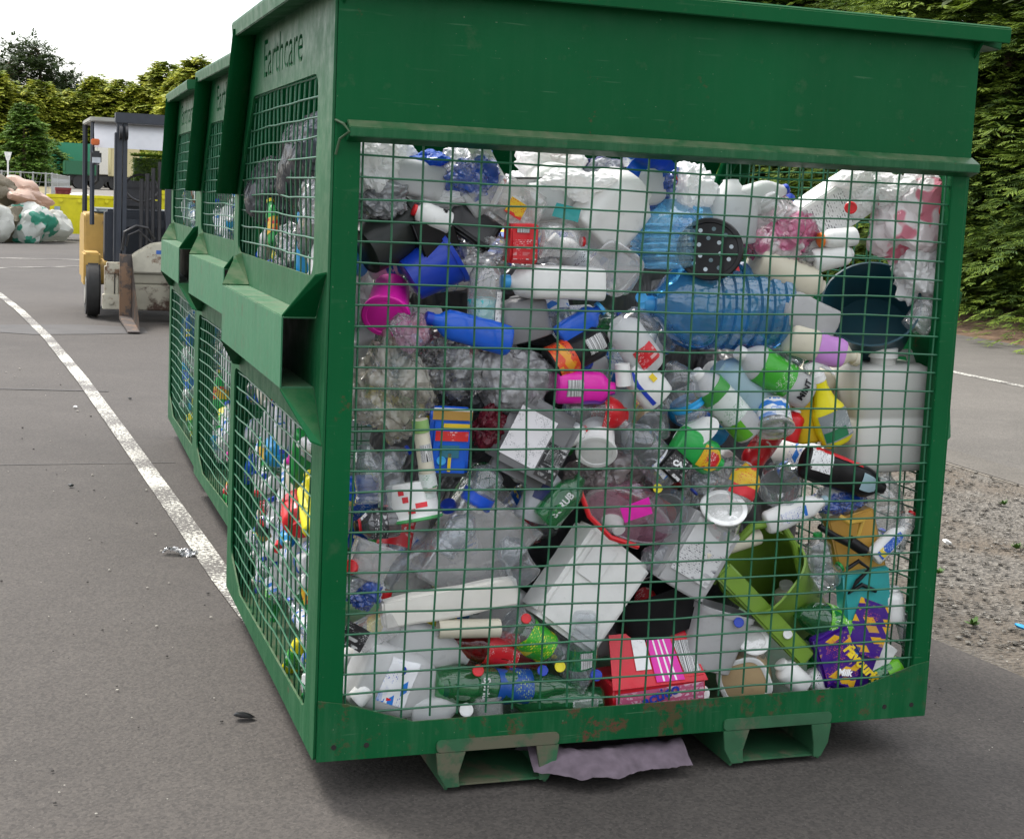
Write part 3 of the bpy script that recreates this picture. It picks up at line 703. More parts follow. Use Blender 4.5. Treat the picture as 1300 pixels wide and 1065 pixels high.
PPUR = printed((.05, .008, .22), (.6, .12, .1), (.75, .42, .02), 26); PPK = printed((.5, .10, .2), (.75, .55, .6), (.75, .5, .6), 40); PORR = printed((.65, .06, .015), (.02, .02, .02), (.7, .3, .02), 24); PGL = printed((.05, .38, .03), (.75, .78, .7), None, 28)
# loose stones on the gravel: one uncountable mass
q = random.Random(3); v = []; f = []; co_ = ico(1)
t_ = (1+5**.5)/2
bm = bmesh.new(); bmesh.ops.create_icosphere(bm, subdivisions=1, radius=1); IV = [w.co.copy() for w in bm.verts]; ICO12 = [tuple(w.index for w in fc.verts) for fc in bm.faces]; bm.free()
for i in range(11000):
    x = 2.35+2.35*q.random(); y = -1.2+q.random()**1.6*12; s = q.uniform(.004, .0105)*(1+.4*q.random()); r_ = Matrix.Rotation(q.uniform(0, 6), 3, 'Z')
    if x < 2.43+.05*math.sin(y*3): continue
    if not (1.6 < x) : continue
    sc = Vector((s*q.uniform(.8, 1.8), s*q.uniform(.6, 1.2), s*.38)); n0 = len(v)
    for p in IV: 
        d = 1+.35*noise.noise(p*2+Vector((i, 0, 0))); v.append(r_ @ Vector((p.x*sc.x*d, p.y*sc.y*d, p.z*sc.z*d))+Vector((x, y, .0)))
        f += [tuple(n0+k for k in t) for t in ICO12]
gm = G('stone'); STONE = gm.done(gm.bsdf(gm.ramp(gm.noise(33, 1, rough=.2), [(.35, (.13, .118, .10)), (.5, (.19, .172, .145)), (.65, (.34, .32, .28))]), .85))
mesh('loose_gravel', v, f, STONE)['kind'] = 'stuff'
# litter and specks on the yard
sheet(Vector((-.07, 2.50, .012)), .13, .05, FC, 0, 4, .02, 'plastic_scrap', 'torn clear plastic scrap on the asphalt beside the white line', 'scrap', tilt=80, yaw=-20, fr=20)
bag(Vector((-.085, .60, .008)), .028, .016, .008, BLACK, 10, 5, .5, 2, name='dark_leaf', label='small crumpled black leaf on the asphalt near the cage corner', cat='leaf')
for (x, y, c, lab) in ((-.45, 3.9, DGREY, 'small dark pebble on the asphalt left of the white line'), (-1.35, 5.8, DGREY, 'tiny dark pebble at the left edge of the yard'), (.02, 6.9, DGREY, 'dark pebble between the white line and the cages'), (-.35, 6.5, WHITE, 'tiny white chip left of the white line')):
    bag(Vector((x, y, .006)), .014, .012, .007, c, 0, int(x*9), .4, 2, name='pebble', label=lab, cat='pebble')
for (x, y, c, lab) in ((2.75, .95, CYAN, 'small light blue plastic scrap at the near edge of the gravel'), (3.3, 2.2, WHITE, 'small white scrap lying on the gravel'), (3.05, .75, WHITE, 'white scrap in the gravel near the blue one')):
    bag(Vector((x, y, .018)), .028, .018, .010, c, 20, int(x*9), .4, 2, name='litter_scrap', label=lab, cat='scrap')
q = random.Random(8)
LEAF = simple('weed_leaf', (.06, .13, .02), .6)
for n_, (x, y) in enumerate(((2.95, 1.75), (2.62, 1.05), (3.6, 2.1), (4.2, 3.0))):
    b = MB()
    for i in range(26):
        a = q.uniform(0, 6.28); l = q.uniform(.015, .04); e = q.uniform(.3, 1.2); d = Vector((math.cos(a)*math.cos(e), math.sin(a)*math.cos(e), math.sin(e))); s_ = d.cross(Vector((0, 0, 1))).normalized()*.008
        b.add([(0, 0, 0), d*l*.6+s_, d*l, d*l*.6-s_], [(0, 1, 2, 3)])
    o = b.obj('weed', LEAF, None, M=Matrix.Translation((x, y, 0))); tag(o, 'small green weed growing in the gravel, ' + ('beside the white scrap', 'closest to the cage', 'in the middle of the strip', 'farthest, near the kerb')[n_], 'weed', 'weeds in the gravel')
q = random.Random(12); gb = MB(); gd = MB()
for i in range(420):
    x = q.uniform(-3.2, 0) if i % 3 else q.uniform(1.75, 2.6); y = q.uniform(-.5, 9)*(q.random()**.4); s_ = q.uniform(.0015, .0045)*(1+y*.12)
    vv = [Vector((x+p.x*s_*q.uniform(.8, 1.5), y+p.y*s_, p.z*s_*.6)) for p in IV]; (gb if q.random() < .6 else gd).add(vv, ICO12)
gb.obj('grit', simple('pale_grit', (.30, .28, .24), .8), None)['kind'] = 'stuff'; gd.obj('grit', simple('dark_grit', (.02, .018, .015), .8), None)['kind'] = 'stuff'
# mauve cloth under the cage
bm_ = MB(); nx, ny = 70, 30; vs = []; fs = []
for j in range(ny+1):
    for i in range(nx+1):
        u, w_ = i/nx, j/ny; x = .555+u*.43; y0 = -.02-.10*math.sin(min(1, u*1.6)*PI*.75)+.05*u; y = y0+w_*(.28-y0)
        z = .012+.030*math.sin(PI*min(1, w_*1.3+.15))*(1-.5*u)+.020*folds(Vector((x*9, y*9, 1)), 3)+(.035*math.exp(-((w_-.25)/.2)**2)); vs.append((x, y, max(z, .004)))
for j in range(ny):
    for i in range(nx): a = j*(nx+1)+i; fs.append((a, a+1, a+nx+2, a+nx+1))
bm_.add(vs, fs); m_ = len(vs)
tag(bm_.obj('cloth', simple('mauve_cloth', (.11, .085, .105), .95, scale=30), None, smooth=True), 'folded mauve cloth trapped on the ground under the nearest cage', 'cloth')
# ---------------------------------------------------------------- what lies against the long wire side
LY = .085
def bt(kind, x0, y0, x1, y1, w, ly, mat, cap, label, cat='bottle', dy=0, name=None, **k):
    r = w/2*.00196
    y = .034+r*(DEP[kind] if k.get('dep') is None else k['dep'])+ly*LY
    P0 = at(x0, y0, y); r = w/2*mpp(P0); P1 = at(x1, y1, y+dy)
    k.setdefault('cr', .0075 if mat in (CL, CLD, CLG, CLW) else .0035 if w > 30 else .002)
    return bottle(kind, P0, P1, r, mat, cap, name or {'milk': 'milk_bottle', 'deterg': 'detergent_bottle', 'jug': 'plastic_jug'}.get(kind, 'plastic_bottle'), label, cat, seed=int(x0+y0) % 97, **k)
def tb(x0, y0, x1, y1, w0, w1, ly, mat, label, cat='tub', dy=0, yb=None, **k):
    y = .034+max(w0, w1)/2*.00196*k.get('dep', 1)+ly*LY if yb is None else yb
    P0 = at(x0, y0, y); P1 = at(x1, y1, y+dy); s = mpp(P0)
    return tub(P0, P1, w0/2*s, w1/2*s, mat, label=label, cat=cat, **k)
def ct(x0, y0, x1, y1, w, d, ly, mat, label, cat='carton', dy=0, **k):
    y = .036+d/2+ly*LY; P0 = at(x0, y0, y); P1 = at(x1, y1, y+dy)
    return carton(P0, P1, w*mpp(P0), d, mat, label=label, cat=cat, **k)
def bg(x, y, w, h, dep, ly, mat, label, rot=0, cat='bag', **k):
    yy = .034+dep*.55+ly*LY; c = at(x, y, yy); s = mpp(c)
    return bag(c, w/2*s, dep/2, h/2*s, mat, rot, label=label, cat=cat, **k)
def sh(x, y, w, h, ly, mat, label, rot=0, cat='sheet', **k):
    c = at(x, y, .055+ly*LY); s = mpp(c)
    return sheet(c, w*s, h*s, mat, rot, label=label, cat=cat, **k)
def capdisc(x, y, w, mat, label, ly=0, name='bottle_cap', lean=0):
    P0 = at(x, y, .05+ly*LY); P1 = at(x+lean, y, .036+ly*LY); s = mpp(P0)
    v, f = loft([(0, w/2*s, w/2*s, 2), (.016, w/2*s, w/2*s, 2), (.018, w/2*s*.9, w/2*s*.9, 2), (.018, w/2*s*.7, w/2*s*.7, 2), (.017, w/2*s*.66, w/2*s*.66, 2)], 24)
    return tag(mesh(name, v, f, mat, None, True, frame(P0, P1), 30), label, 'cap')

# --- top of the heap
bg(487, 200, 84, 62, .2, .2, FW, 'bright white plastic bag in the top left corner behind the wire', seed=3)
carton(at(520, 262, .20), at(598, 235, .20), .125, .16, WHITE, 'white_tub', 'white square-sided tub lying under the blue bag near the top left', 'tub', spin=8, bev=.014)
bg(538, 206, 56, 30, .1, .6, FB, 'royal blue bag scrap on top of the white square-sided tub', rot=-8, seed=5, amp=.3)
bg(592, 222, 70, 66, .12, .1, FWB, 'clear bag printed blue, beside the bent white flap', rot=20, seed=8, amp=.4)
sh(616, 204, 26, 62, .2, WHITE, 'bent white plastic flap sticking up at the top left', rot=-32, seed=2, amp=.004)
tb(655, 250, 655, 226, 60, 76, .9, WHITE, 'white tray with a dark rim line under the green rear edge', dep=.7, lid=DGREY, n=32, pw=5)
bg(700, 205, 86, 52, .2, .9, FW, 'rounded white bag bulging up at the top, left of the small navy packets', seed=11)
carton(at(588, 302, .09), at(622, 250, .12), .135, .028, BLACK, 'food_tray', 'black square food tray leaning on its corner beside the clear blister pack', 'tray', bev=.006, spin=-12, faces=((plastic((.03, .03, .032), .2), .1, .9, .1, .9, 'front'),))
ct(640, 288, 668, 236, 74, .05, .15, CLW, 'clear blister pack with an orange picture label near the top', 'blister pack', name='blister_pack', faces=((PYR, .25, .6, .25, .6, 'front'),), bev=.012, cr=.004, spin=10)
bg(482, 254, 74, 44, .1, .1, FG, 'grey see-through film bag at the left post below the white bag', rot=-10, seed=13, amp=.3)
tb(462, 318, 520, 282, 64, 76, .1, DGREY, 'dark grey-green tub lying on its side by the left post', dy=.03, cr=.006, seed=4)
ct(526, 305, 570, 285, 50, .08, .2, BLACK, 'black rectangular container between the dark tub and the black tray', name='plastic_container', spin=8)
bt('round', 570, 284, 524, 266, 30, .05, WHITE, RED, 'small white bottle with a red cap at the top left, on the black container')
tb(520, 356, 575, 322, 58, 76, .1, BLUE, 'shiny royal blue bowl lying on its side', dy=-.01, cat='bowl', name='plastic_bowl', cr=.002)
tb(497, 366, 490, 402, 46, 56, .15, MAG, 'magenta tub with a round lid facing out near the left post', dy=-.10, yb=.20, lid=MAG, name='magenta_tub')
bg(612, 318, 82, 50, .1, .3, FC, 'clear crumpled bag between the blue bowl and the red packet', seed=17, amp=.4)
ct(660, 334, 662, 284, 37, .06, .0, plastic((.6, .012, .02), .3), 'small red packet with a white barcode near the top', 'packet', name='red_packet', faces=((barcode(0), .2, .65, .78, .92, 'front'), (PRD, .08, .92, .1, .6, 'front')), cr=.002)
bt('jug', 762, 360, 637, 357, 47, .05, WHITE, LBLUE, 'white round-shouldered bottle with a blue cap lying level', 'bottle', capr=.017, spin=90, dep=.9)
bt('round', 612, 424, 618, 322, 44, .2, CLW, YEL, 'upright clear bottle holding teal liquid, beside the blue bowl', liquid=(plastic((.03, .38, .42), .2, 0), .03, .45), patches=((PW_, .05, .55, 30, 75),), nocap=True)
bt('jug', 700, 292, 712, 196, 78, .9, WHITE, RED, 'large white jug standing in the middle of the top layer', nocap=False)
bt('jug', 745, 300, 815, 222, 84, .3, WHITE, None, 'large white jug leaning right above the crushed clear bottle', spin=20)
sh(720, 270, 36, 18, -.1, TEAL, 'small teal card on the white jugs near the top', rot=12, amp=.002, cat='card', name='teal_card')
bt('pet', 682, 305, 742, 307, 44, .1, CLW, RED, 'crushed clear bottle with a small red cap pointing right', cr=.006, nocap=False, capr=.013)
tb(775, 330, 780, 342, 50, 58, .1, CLW, 'clear square bottle seen end-on under the white jugs', pw=4, dy=-.06, lid=CLW, cat='bottle', name='plastic_bottle')
tb(806, 212, 806, 196, 26, 30, .9, PWB, 'small blue and white packet on top, left of the blue bag', cat='packet', name='small_packet', pw=5, open_=False)
bg(760, 216, 48, 34, .1, 1.1, film((.03, .03, .16), (.6, .6, .65), 1.0), 'dark navy wrapper on top of the heap in the middle', seed=21, amp=.4)
sh(824, 214, 40, 56, .4, FB, 'bright blue plastic bag scrap standing up at the top middle', rot=50, seed=6, amp=.012)
bg(826, 238, 66, 48, .14, .5, FWB, 'white and blue printed bag under the bright blue scrap', rot=-25, seed=23, amp=.35)
bg(872, 240, 60, 66, .16, .45, FW, 'translucent knotted white bag above the pale blue container', seed=25, amp=.35)
bt('water', 846, 340, 846, 246, 92, .35, CLB, None, 'pale blue water container standing behind the round black disc', cr=.004, nocap=True)
bt('water', 905, 330, 880, 250, 76, .7, CLB, None, 'second pale blue water container just right of the first, its top against the disc', cr=.006, nocap=True)
bt('water', 992, 388, 815, 386, 112, .25, CLDB, LBLUE, 'big dark blue ribbed water bottle lying on its side below the black disc', 'bottle', cr=.002, n=32, capr=.022, dep=.9)
# perforated disc
_t = empty('perforated_disc', mat=frame(at(902, 317, .062), at(900, 316, .04)), label='round black disc full of small holes, against the blue bottles', cat='disc')
v, f = loft([(0, .076, .083, 2), (.012, .08, .086, 2), (.018, .077, .083, 2), (.018, .068, .074, 2), (.014, .066, .072, 2)], 40); mesh('body', v, f, BLACK, _t, True, sharp=30)
for _a, _q, _n in ((0, .052, 10), (.3, .028, 6)):
    for _i in range(_n):
        _x, _y = _q*math.cos(_a+2*PI*_i/_n), _q*1.07*math.sin(_a+2*PI*_i/_n)
        b = MB().cyl((_x, _y, .0135), (_x, _y, .0148), .0055, 12); b.obj('hole', simple('hole_showing_blue', (.45, .52, .56), .5) if (_i*7) % 3 else simple('hole_showing_dark', (.10, .16, .18), .5), _t)
bt('milk', 925, 310, 928, 222, 62, .45, HDPE, GREEN, 'white milk jug standing upright just right of the black disc', nocap=True, handle=False)
bt('pet', 985, 275, 960, 243, 38, .4, CLW, GREEN, 'clear bottle with a green cap near the top right', capr=.018, cr=.004)
bg(988, 292, 96, 84, .15, .05, FPK, 'clear bag smeared with pink inside, right of the black disc', seed=31, amp=.3, rot=20)
carton(at(1000, 300, .16), at(1105, 232, .2), .12, .10, WHITE, 'white_carton', 'white carton with faint black print leaning at the top right', 'carton', bev=.004, cr=.003, faces=((printed((.76, .76, .76), (.2, .2, .2), None, 17, .44), .1, .9, .1, .6, 'front'),))
bg(1088, 245, 60, 60, .12, .6, FW, 'peaked white bag end above the white carton', seed=33, amp=.4)
capdisc(1080, 264, 16, RED, 'small red cap on the white carton at the top right')
bt('round', 1085, 300, 1040, 305, 24, .3, WHITE, ORANGE, 'small white bottle with an orange cap under the white carton', capr=.02)
bg(1152, 278, 112, 130, .16, .15, FWR, 'big white bag with red print swirls at the top right post', seed=37, amp=.3, rot=-25)
bg(1172, 236, 46, 52, .1, .5, FW, 'twisted white bag handle standing up at the right post', seed=39, amp=.5)
bg(1165, 345, 64, 70, .12, .2, FW, 'plain white bag hanging below the red printed bag', seed=41, amp=.4)
capdisc(1202, 268, 20, RED, 'red lid pressed against the right post near the top', .1)
bt('round', 958, 330, 1048, 368, 48, .35, CREAM, None, 'cream translucent bottle slanting down to the right beside the blue bottle', nocap=True)
bt('jug', 1055, 415, 984, 381, 44, .15, OFFW, RED, 'off-white bottle with a bright red cap pointing left', capr=.018)
bt('round', 1030, 332, 1085, 320, 30, .4, WHITE, None, 'plain white bottle between the pink bag and the red printed bag', nocap=True)
tb(1105, 420, 1106, 385, 96, 118, .15, DTEAL, 'dark teal bucket with its open mouth facing out', 'bucket', dy=-.10, name='teal_bucket', yb=.24)
bt('pet', 1160, 420, 1190, 375, 38, .1, CLW, None, 'clear ribbed bottle squeezed between the teal bucket and the right post', cr=.003, nocap=True)
# --- middle band
bt('deterg', 1000, 428, 1090, 457, 42, .0, CREAM, CREAM, 'cream bottle with a lilac label sloping down to the right', lab=(plastic((.55, .25, .62), .35, 0), .36, .74), dep=.8)
# white jerrycan
_c = empty('jerrycan', mat=frame(at(1110, 592, .17), at(1118, 448, .17)), label='large translucent white jerrycan with dirty shoulders at the right post', cat='jerrycan')
JER = simple('dirty_translucent_plastic', (.50, .50, .47), .42, var=.06, scale=5, dirt=(.36, .33, .27), dth=.6)
v, f = loft([(0, .110, .085, 6), (.006, .120, .095, 6), (.03, .124, .10, 5.5), (.14, .124, .10, 5.5), (.145, .121, .097, 5.5), (.155, .121, .097, 5.5), (.16, .124, .10, 5.5), (.262, .124, .10, 5.5), (.283, .118, .095, 5), (.293, .10, .08, 4), (.296, .05, .05, 3)], 40)
mesh('body', v, f, JER, _c, True, sharp=50)
b = MB(); b.add(*loft([(.29, .034, .034, 2, -.02, -.045), (.318, .034, .034, 2, -.02, -.045)], 24)); b.obj('neck', JER, _c, smooth=True)
b = MB(); b.add(*loft([(.312, .040, .040, 2, -.02, -.045), (.338, .039, .039, 2, -.02, -.045), (.340, .034, .034, 2, -.02, -.045)], 28)); b.obj('cap', WHITE, _c, smooth=True)
b = MB(); b.tube([(.035, 0, .285), (.045, 0, .318), (.09, 0, .318), (.105, 0, .28)], .012, 8); b.obj('handle', JER, _c, smooth=True)
# yellow spray bottle
_P0 = at(1064, 563, .062); _P1 = at(1030, 455, .062)
_s = mpp(_P0)
_t = empty('spray_bottle', mat=frame(_P0, _P1), label='bright yellow spray bottle with a white trigger head', cat='spray bottle')
_L = (_P1-_P0).length
def _secs(k): return [(0, .034*k, .02*k, 2.5), (.01, .045*k, .026*k, 2.6), (.05, .05*k, .028*k, 2.6), (.10, .046*k, .027*k, 2.5), (.125, .030*k, .022*k, 2.2), (.15, .024*k, .02*k, 2), (.165, .02*k, .018*k, 2), (.182, .021*k, .019*k, 2)]
v, f = loft(_secs(1), 28); mesh('body', v, f, YEL, _t, True, sharp=50)
v, f = patch(lambda z: (.05, .028, 2.6), .018, .098, -52, 52, .002); mesh('paper_label', v, f, PGREY, _t, True)
v, f = patch(lambda z: (.05, .028, 2.6), .022, .05, -48, 20, .003); mesh('paper_label', v, f, plastic((.01, .16, .06), .4, 0), _t, True)
v, f = patch(lambda z: (.05, .028, 2.6), .024, .044, 22, 46, .0036); mesh('paper_label', v, f, barcode(0), _t, True)
b = MB(); b.add(*loft([(.182, .022, .022, 2), (.205, .021, .021, 2), (.207, .014, .014, 2), (.222, .013, .013, 2)], 20)); b.box((-.028, -.011, .218), (.026, .011, .240)); b.box((.018, -.008, .222), (.036, .008, .236))
hd = b.obj('trigger_head', WHITE, _t, smooth=True, bevel=.003)
b = MB(); b.tube([(.020, 0, .220), (.034, -.008, .205), (.042, -.014, .186)], [.006, .006, .0045], 8); b.obj('trigger', WHITE, hd, smooth=True)
bt('deterg', 1030, 560, 1022, 478, 44, .5, plastic((.62, .42, .01), .35, .15), None, 'amber yellow bottle half hidden behind the bright yellow spray bottle', nocap=True)
bt('pet', 1010, 440, 975, 470, 44, .6, CLD, None, 'clear bottle behind the green and white bottles, left of the lilac label', nocap=True)
bt('round', 966, 522, 905, 462, 62, .45, PALEB, None, 'pale blue-white bottle lying behind the green labelled bottles', nocap=True)
bt('round', 1024, 500, 936, 446, 46, .1, HDPE, WHITE, 'white bottle with a green leaf label and a black emblem at its base', lab=(PGL, .30, .72), capr=.02, text=('MINT', .024, .14, False, INK), dep=.9)
bt('round', 952, 548, 882, 472, 42, .0, HDPE, WHITE, 'white bottle with a green shoulder label slanting under the pale bottle', lab=(PGW, .28, .62), capr=.019, patches=((plastic((.05, .28, .05), .3, 0), .62, .78, -180, 180), (plastic((.10, .36, .02), .3, 0), .05, .28, -80, -10)))
bt('pet', 880, 530, 850, 455, 44, .15, CLD, None, 'clear upright bottle with a blue band, open at the top', nocap=True, lab=(plastic((.02, .30, .62), .3, 0), .18, .30), cr=.002)
tb(980, 512, 984, 545, 40, 46, .1, CLW, 'clear bottle seen base-on with a white and blue label', 'bottle', dy=-.05, name='plastic_bottle', lab=(PWB, .1, .8, -180, 180), lid=CLW)
bt('tube', 700, 464, 772, 424, 46, .05, BLACK, None, 'black wrapped can with a barcode and an orange-red lid end', cat='can', name='tin_can', nocap=True, patches=((PORR, .02, .34, -180, 180), (barcode(2), .55, .88, -35, 20)), dep=1)
bt('deterg', 712, 432, 764, 390, 36, .35, RBLUE, LBLUE, 'blue bottle with a pale blue cap behind the black wrapped can', capr=.019)
capdisc(814, 378, 15, LBLUE, 'pale blue cap beside the big ribbed blue bottle')
bt('pet', 800, 460, 812, 385, 56, .7, CLD, None, 'clear bottle dropping down under the pale blue cap', nocap=True, cr=.004)
bt('round', 826, 468, 779, 402, 46, .0, HDPE, WHITE, 'white milk bottle with a red script label, neck up to the left', nocap=True, patches=((PRD, .14, .44, -35, 35),))
bt('deterg', 838, 508, 800, 462, 46, .0, WHITE, None, 'white bottle with a dark blue curved stripe and a tiny yellow mark', nocap=True, patches=((BINK, .1, .9, -36, -20), (YINK, .45, .62, 8, 26)))
tb(792, 490, 790, 462, 20, 19, -.1, WHITE, 'white cylinder cap between the pink pack and the striped bottle', 'cap', name='bottle_cap', open_=False, rim=False)
bt('deterg', 706, 492, 784, 492, 44, .05, MAG, None, 'hot pink bottle lying level with a white barcode', nocap=True, patches=((barcode(2), .12, .38, -25, 20), (plastic((.16, .03, .35), .3, 0), .4, .95, 40, 70)))
bt('soda', 718, 524, 802, 526, 46, .3, CLD, None, 'clear bottle with a wide red label under the hot pink bottle', nocap=True, lab=(PRD, .50, .92))
bg(652, 485, 104, 88, .12, .1, FSIL, 'silvery bubble wrap bag in the middle of the left half', seed=45, amp=.25)
# grey jug with big label
ct(652, 606, 700, 515, 92, .09, .05, plastic((.15, .15, .155), .35), 'dark grey oil jug with a big white label, tilted', 'jug', name='oil_jug', bev=.022, spin=-8, faces=((printed((.72, .70, .72), (.25, .25, .27), None, 34), .08, .64, .2, .84, 'front'), (PBK, .66, .95, .15, .6, 'front'), (barcode(0), .70, .92, .36, .5, 'front')))
bt('deterg', 648, 434, 540, 403, 40, .05, RBLUE, BLUE, 'royal blue detergent bottle with a barcode, lying below the blue bowl', patches=((barcode(2), .18, .42, -40, 10),), spin=180)
bt('jug', 668, 430, 655, 372, 66, .55, plastic((.26, .26, .27), .4, .1, .2), None, 'smoky grey jug under the level white bottle', nocap=True)
bg(500, 495, 110, 132, .16, .05, FCR, 'big crumpled cream-clear film bag filling the left side', seed=47, amp=.32)
bg(570, 470, 90, 84, .12, .25, FC, 'clear shiny film bag just right of the crumpled cream one', seed=49, amp=.4)
bg(522, 420, 48, 52, .06, -.1, film((.75, .45, .62), None, .5), 'small clear bag over the edge of the magenta tub', seed=51, amp=.3)
bg(575, 500, 90, 60, .10, .7, FD, 'black film bag in the gap above the blue pouch', seed=53, amp=.3)
tb(545, 622, 533, 532, 21, 20, -.1, CREAM, 'slim cream tube with a pale green end near the left', 'tube', name='slim_tube', open_=False, rim=False, lab=[(plastic((.22, .38, .12), .4, 0), .82, .995, -180, 180), (barcode(1), .42, .66, -40, 40), (PGW, .05, .25, -180, 180)])
ct(566, 604, 573, 516, 54, .03, .05, RBLUE, 'bright blue pouch with red lettering, a gold band and a palm picture', 'pouch', name='blue_pouch', bev=.01, cr=.002, faces=((plastic((.38, .22, .05), .3, 0), .02, .98, .82, .95, 'front'), (WINK, .04, .98, .95, .99, 'front'), (plastic((.62, .45, .02), .4, 0), .30, .98, .71, .77, 'front'), (printed((.55, .02, .02), (.75, .7, .7), None, 20), .12, .92, .52, .66, 'front'), (plastic((.02, .14, .20), .4, 0), .25, .72, .28, .46, 'front'), (plastic((.62, .45, .02), .4, 0), .46, .54, .08, .34, 'front'), (plastic((.03, .04, .04), .4, 0), .05, .95, .01, .06, 'front')))
bg(622, 540, 44, 56, .08, .2, FRD, 'dark red wrapper between the blue pouch and the grey jug', seed=57, amp=.4, rot=30)
bt('round', 600, 640, 628, 590, 42, .1, CLD, BLUE, 'clear bottle with a royal blue base cap under the dark red wrapper', nocap=True, patches=((plastic((.01, .08, .55), .3, 0), .0, .3, -180, 180),))
bt('pet', 468, 640, 466, 560, 40, .1, CLD, None, 'clear ribbed bottle standing against the left post', nocap=True)
bt('pet', 500, 650, 492, 575, 34, .35, CLD, None, 'second clear bottle, behind the strawberry tub near the left post', nocap=True)
tb(758, 545, 757, 574, 44, 47, .0, WHITE, 'white round tub facing base-out in the middle of the cage', dy=-.07, lid=WHITE, yb=.13)
bt('pet', 852, 606, 788, 535, 50, .1, CLD, CLW, 'clear bottle with a silvery label and clear cap slanting up to the left', cr=.002, patches=((PWB, .15, .4, -30, 40),), capr=.015)
bt('soda', 830, 560, 822, 500, 44, .6, CLD, None, 'clear bottle deep in the gap below the blue-striped white bottle', nocap=True)
ct(846, 602, 866, 578, 36, .03, -.1, BLACK, 'small black pack with white lettering by the white oval lid', 'packet', name='black_packet', cr=.002, faces=((PBK, .05, .95, .05, .95, 'front'),), text=('CAS', .02, .5, .6, 20, WINK))
tb(884, 552, 883, 550, 58, 60, .0, WHITE, 'white oval lid tipped on edge above the green bottle', 'lid', dep=.55, open_=False, yb=.07, name='oval_lid', dy=-.01, spin=-25)
bt('deterg', 858, 558, 918, 592, 46, .0, GREEN, None, 'green bottle with a red and white label under the white oval lid', nocap=True, patches=((PYR, .45, .85, -30, 40), (PRD, .55, .8, -15, 20)))
bt('pet', 930, 640, 955, 588, 44, .15, CLW, None, 'clear bottle with a yellow and red label right of the green bottle', nocap=True, patches=((PYR, .50, .95, -80, 80), (RINK, .25, .5, -60, 80)))
tb(990, 605, 990, 620, 46, 50, .2, CL, 'clear round base of a bottle facing out, above the white tube', 'bottle', dy=-.06, name='plastic_bottle', open_=False, n=32)
bt('deterg', 1020, 586, 1128, 622, 44, .1, BLACK, None, 'black bottle with a red and white label and a round blue mark under the jerrycan', nocap=True, patches=((PW_, .02, .25, -60, 10), (RINK, .05, .6, -85, -50), (PALEB, .62, .8, -25, 25)))
bt('pet', 1122, 700, 1120, 590, 52, .3, CLD, None, 'tall clear bottle standing under the right end of the jerrycan', nocap=True)
# --- lower half
tb(520, 612, 528, 660, 62, 64, .0, WHITE, 'white tub printed with red strawberries and a green rim', dy=-.02, cat='tub', name='strawberry_tub', lid=plastic((.05, .30, .08), .35, .1), lab=[(RINK, .55, .68, -20, 8), (RINK, .68, .8, 10, 26), (RINK, .35, .5, 22, 36), (RINK, .15, .3, 30, 44), (PGW, .1, .5, -60, -20)])
bt('soda', 506, 662, 450, 668, 38, .05, SMOKE, BLACK, 'dark bottle with a black cap and red neck ring at the left post', lab=(PBK, .3, .6), patches=((RINK, .86, .92, -180, 180),), capr=.014)
tub(at(490, 742, .23), at(655, 655, .26), .055, .09, CLW, None, 'clear_trough', 'long clear plastic trough lying across the lower left', 'container', pw=3, dep=.6, cr=.010, seed=4)
tb(560, 750, 640, 640, 100, 120, 1.1, CLW, 'large clear clamshell container behind the polystyrene tray', 'container', name='clamshell_container', pw=4, dep=.6, cr=.012, seed=6)
tb(462, 735, 480, 690, 52, 62, .05, CLW, 'small clear tray with a white swirl at the lower left post', 'tray', name='clear_tray', pw=4, dep=.5, cr=.010, seed=2)
bg(460, 752, 48, 42, .08, .1, FWB, 'white bag with blue stripes at the lower left post', seed=61, amp=.4)
carton(at(484, 780, .075), at(655, 748, .085), .075, .035, simple('dirty_polystyrene', (.70, .68, .62), .7, var=.1, dirt=(.2, .15, .1), dth=.62), 'polystyrene_tray', 'long dirty white polystyrene tray lying across the lower left', 'tray', spin=0, bev=.006, cr=.006, seed=5)
b = MB(); _a, _b = at(556, 798, .075), at(634, 797, .07); b.tube([_a, _a.lerp(_b, .5), _b], .024, 16, False); b.tube([_b, _a.lerp(_b, .5), _a], .020, 16, False)
tag(b.obj('cream_roll', CREAM, None, smooth=True), 'rolled cream plastic sheet under the polystyrene tray', 'roll')
ct(452, 812, 500, 785, 34, .06, .2, CLW, 'clear rectangular punnet above the big milk bottle', 'punnet', name='clear_punnet', cr=.003)
sh(450, 808, 34, 30, -.1, PBK, 'black printed label scrap at the lower left post', rot=30, seed=3, amp=.004)
bt('milk', 452, 845, 566, 882, 88, .0, HDPE, BLUE, 'big milk bottle with a blue cap and blue label at the bottom left', handle=False, patches=((PWB, .22, .52, -35, 15),), capr=.024)
bt('milk', 490, 800, 600, 838, 50, .5, HDPE, None, 'plain white milk bottle lying behind the big one with the blue cap', nocap=True)
bt('round', 450, 890, 470, 868, 26, -.1, WHITE, WHITE, 'tiny white bottle in the bottom left corner')
b = MB(); _c0 = at(492, 887, .045); b.add([_c0+p for p in loft([(0, .014, .012, 3), (.018, .018, .012, 3), (.022, .01, .01, 2)], 14)[0]], loft([(0, .014, .012, 3), (.018, .018, .012, 3), (.022, .01, .01, 2)], 14)[1]); b.tube([_c0+Vector((.01, 0, .008)), _c0+Vector((.028, -.004, .002)), _c0+Vector((.034, -.004, -.004))], .006, 8); b.tube([_c0+Vector((-.01, 0, .01)), _c0+Vector((-.022, 0, 0))], .007, 8)
tag(b.obj('trigger_nozzle', RED, None, smooth=True), 'red trigger nozzle on the big milk bottle in the bottom left corner', 'nozzle')
bt('milk', 520, 905, 585, 898, 40, .05, HDPE, None, 'white bottle lying on the cage floor under the big milk bottle', nocap=True)
